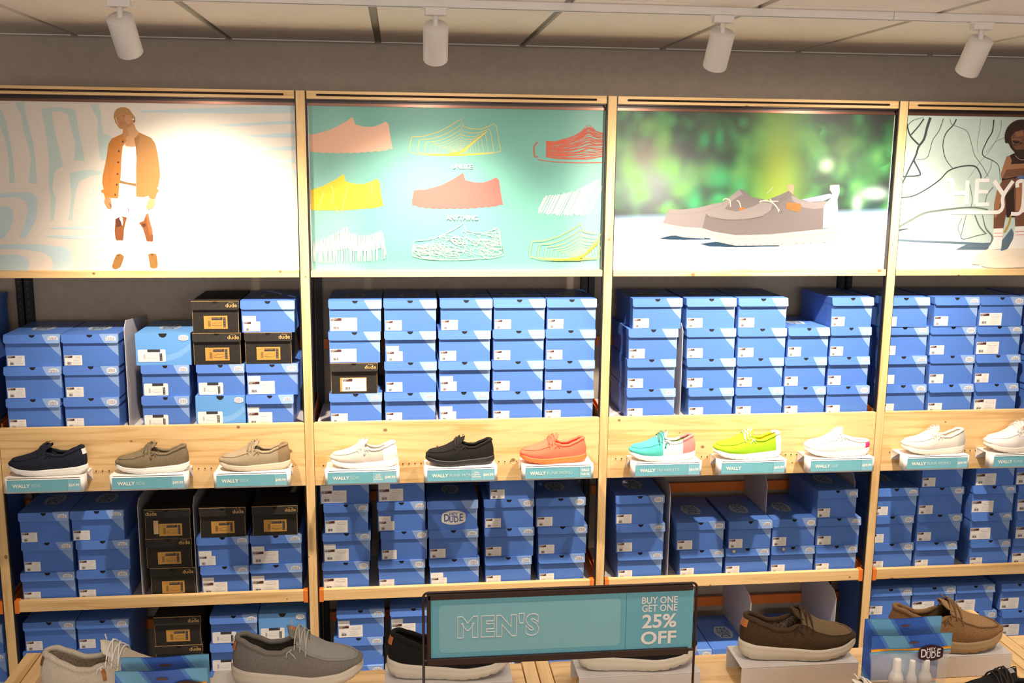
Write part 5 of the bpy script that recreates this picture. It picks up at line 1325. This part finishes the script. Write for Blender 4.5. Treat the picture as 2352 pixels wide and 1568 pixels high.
# ---- poster 4: roots, seated man and big white lettering
t, xl, xr = poster(4, 'poster of dark roots and a seated man with large white lettering', paint('print_mint_ground', (.50, .62, .57), .5, .03))
A = Art(2050, 250, 4.02, xl, xr); br = flat('root_dark', (.045, .065, .065)); brm = flat('root_mid', (.14, .18, .16)); rk = flat('root_shadow', (.10, .15, .20))
A.poly([(20, 1240), (500, 1260), (900, 1300), (1300, 1300), (2600, 1320), (2600, 1560), (0, 1560)], flat('floor_pale', (.66, .68, .68)))
for pts, w1, w2, mm in (([(350, 80), (320, 170), (290, 280), (240, 350), (215, 430), (150, 560), (90, 690)], .012, .006, br), ([(110, 200), (170, 120), (240, 90), (290, 80)], .003, .002, br), ([(290, 90), (240, 160), (170, 240)], .006, .006, br), ([(130, 120), (160, 240), (240, 330)], .006, .007, br),
 ([(115, 120), (220, 85)], .010, .005, br), ([(470, 90), (430, 200), (370, 290), (340, 400), (310, 455), (215, 468)], .0035, .002, br), ([(590, 95), (560, 150), (490, 230), (465, 340), (490, 460), (555, 550)], .006, .0025, br), ([(530, 90), (545, 140), (600, 165), (690, 210), (730, 330), (760, 430), (830, 530), (880, 620)], .0025, .003, brm),
 ([(815, 90), (800, 200), (780, 330), (790, 400)], .002, .001, brm), ([(935, 100), (920, 210), (870, 300), (830, 420), (930, 480), (980, 530), (995, 660)], .006, .002, br), ([(1005, 100), (990, 220), (900, 380), (800, 500), (700, 640)], .002, .0012, brm), ([(1040, 265), (960, 300), (860, 400)], .002, .001, brm),
 ([(80, 820), (200, 800), (330, 730), (440, 650), (520, 570), (640, 530), (760, 530), (810, 600), (815, 650)], .005, .006, br), ([(85, 790), (160, 815), (240, 970)], .003, .001, brm), ([(215, 440), (200, 480), (250, 580), (240, 615), (90, 625)], .007, .006, br),
 ([(50, 1095), (180, 1020), (300, 960), (450, 935), (620, 915), (760, 910), (880, 930)], .010, .006, brm), ([(45, 1210), (300, 1225), (600, 1235), (860, 1250)], .008, .010, rk), ([(680, 980), (650, 1100), (640, 1200), (780, 1170), (870, 1150)], .003, .004, brm), ([(760, 980), (800, 1080), (860, 1150)], .006, .006, brm), ([(830, 980), (860, 1100), (920, 1180), (900, 1260)], .004, .010, brm), ([(640, 1010), (605, 1100), (640, 1195)], .0025, .002, brm),
 ([(60, 1120), (140, 1105)], .008, .004, br), ([(710, 690), (735, 830), (720, 920)], .003, .003, brm), ([(930, 720), (870, 800), (850, 900)], .004, .003, brm), ([(915, 480), (900, 560), (850, 640)], .002, .002, brm)):
    A.line(pts, (w1, w2), mm)
A.poly([(580, 1300), (700, 1240), (900, 1235), (880, 1300)], rk); A.poly([(990, 1240), (1100, 1100), (1130, 1180), (1090, 1290), (1000, 1310)], rk)
ms = flat('man_skin', (.16, .07, .04)); msl = flat('man_skin_light', (.34, .16, .08)); msd = flat('man_dark', (.035, .018, .014)); hw_ = flat('shoe_ivory', (.78, .68, .56))
A.poly([(1140, 400), (1080, 430), (1040, 520), (1000, 600), (1010, 680), (1100, 700), (1500, 700), (1560, 520), (1450, 420)], msd)
A.poly([(1045, 240), (1060, 170), (1110, 125), (1170, 110), (1260, 120), (1330, 180), (1340, 300), (1260, 420), (1150, 430), (1090, 360), (1060, 300)], msd)
for k in range(46):
    a_ = 2*PI*k/46; A.ell(1192+145*math.cos(a_), 262+150*math.sin(a_) if math.sin(a_) < .35 else 300, 16, 16, msd, 9)
A.poly([(1090, 260), (1130, 210), (1200, 190), (1280, 220), (1290, 320), (1240, 400), (1170, 420), (1110, 350)], ms); A.poly([(1100, 290), (1180, 300), (1200, 320), (1120, 340)], msd); A.ell(1190, 352, 26, 16, ms); A.line([(1100, 285), (1150, 275), (1180, 300), (1150, 325), (1110, 315), (1100, 285)], .0018, flat('glasses', (.30, .20, .12))); A.poly([(1130, 215), (1200, 200), (1210, 245), (1140, 260)], flat('man_brow_light', (.26, .12, .06))); A.line([(1130, 430), (1170, 465), (1220, 470)], .0014, flat('chain', (.55, .5, .42))); A.poly([(1130, 380), (1250, 370), (1240, 420), (1170, 430)], msd)
A.poly([(1050, 440), (1080, 430), (1100, 480), (1090, 510), (1300, 500), (1400, 520), (1400, 600), (1200, 610), (1050, 640), (1005, 640), (1000, 590)], msl); A.poly([(1050, 560), (1300, 540), (1400, 560), (1400, 610), (1200, 610), (1010, 640)], ms)
A.poly([(960, 760), (1010, 660), (1120, 640), (1140, 700), (1040, 1000), (1020, 1110), (930, 1110), (935, 900)], ms); A.poly([(960, 760), (1000, 700), (1010, 800), (960, 1000), (935, 1000), (935, 880)], msl); A.poly([(1040, 800), (1130, 700), (1130, 1000), (1050, 1000)], msd)
A.poly([(1130, 640), (1180, 620), (1260, 700), (1280, 900), (1240, 1090), (1130, 1085), (1120, 800)], ms); A.poly([(1140, 680), (1190, 650), (1200, 800), (1180, 940), (1135, 940)], msl); A.poly([(1140, 630), (1180, 610), (1400, 640), (1400, 720), (1250, 700), (1200, 660)], flat('shorts_blue', (.10, .14, .30)))
A.line([(1090, 980), (1070, 1060), (1030, 1140)], .008, flat('gold_band', (.45, .27, .05)))
A.poly([(930, 1105), (1020, 1100), (1010, 1200), (1000, 1290), (880, 1300), (930, 1200)], whp); A.poly([(1130, 1085), (1260, 1080), (1270, 1300), (1040, 1330), (1110, 1200)], whp)
rd = flat('sock_red', (.62, .12, .10))
for y_ in (1148, 1178): A.line([(932, y_), (1012, y_-2)], .0022, rd); A.line([(1130, y_-14), (1262, y_-18)], .0026, rd)
A.poly([(720, 1425), (760, 1360), (880, 1290), (960, 1300), (990, 1330), (850, 1420), (800, 1440)], hw_); A.poly([(815, 1450), (850, 1390), (960, 1340), (1060, 1290), (1300, 1280), (1500, 1330), (1500, 1460), (900, 1475)], hw_); A.line([(870, 1400), (1000, 1365), (1100, 1350), (1250, 1390)], .0010, flat('shoe_ivory_line', (.62, .48, .36))); A.line([(820, 1452), (950, 1470), (1300, 1460)], .0030, sl); A.line([(730, 1435), (800, 1440)], .0015, brm)
lw = flat('lettering_white', (.86, .82, .79))
def L_(pts, w_=.018): A.line(pts, w_, lw)
L_([(500, 705), (495, 670), (520, 655), (545, 665), (550, 720), (548, 885)]); L_([(690, 660), (682, 885)]); A.line([(548, 775), (690, 775)], .018, lw, smooth=False)
A.line([(765, 660), (890, 660)], .016, lw, smooth=False); A.line([(780, 660), (768, 880)], .018, lw, smooth=False); A.line([(775, 765), (880, 765)], .016, lw, smooth=False); A.line([(765, 882), (890, 880)], .016, lw, smooth=False)
A.line([(935, 665), (1020, 790)], .018, lw, smooth=False); L_([(1110, 665), (1020, 800), (1015, 900), (985, 945), (920, 955), (530, 955)], .016)
L_([(1150, 725), (1150, 680), (1190, 665), (1210, 690), (1205, 850), (1190, 930), (1160, 965), (1090, 968)], .016); A.line([(1210, 670), (1300, 690), (1370, 780), (1330, 900), (1190, 940)], .016, lw)
A.build(t)
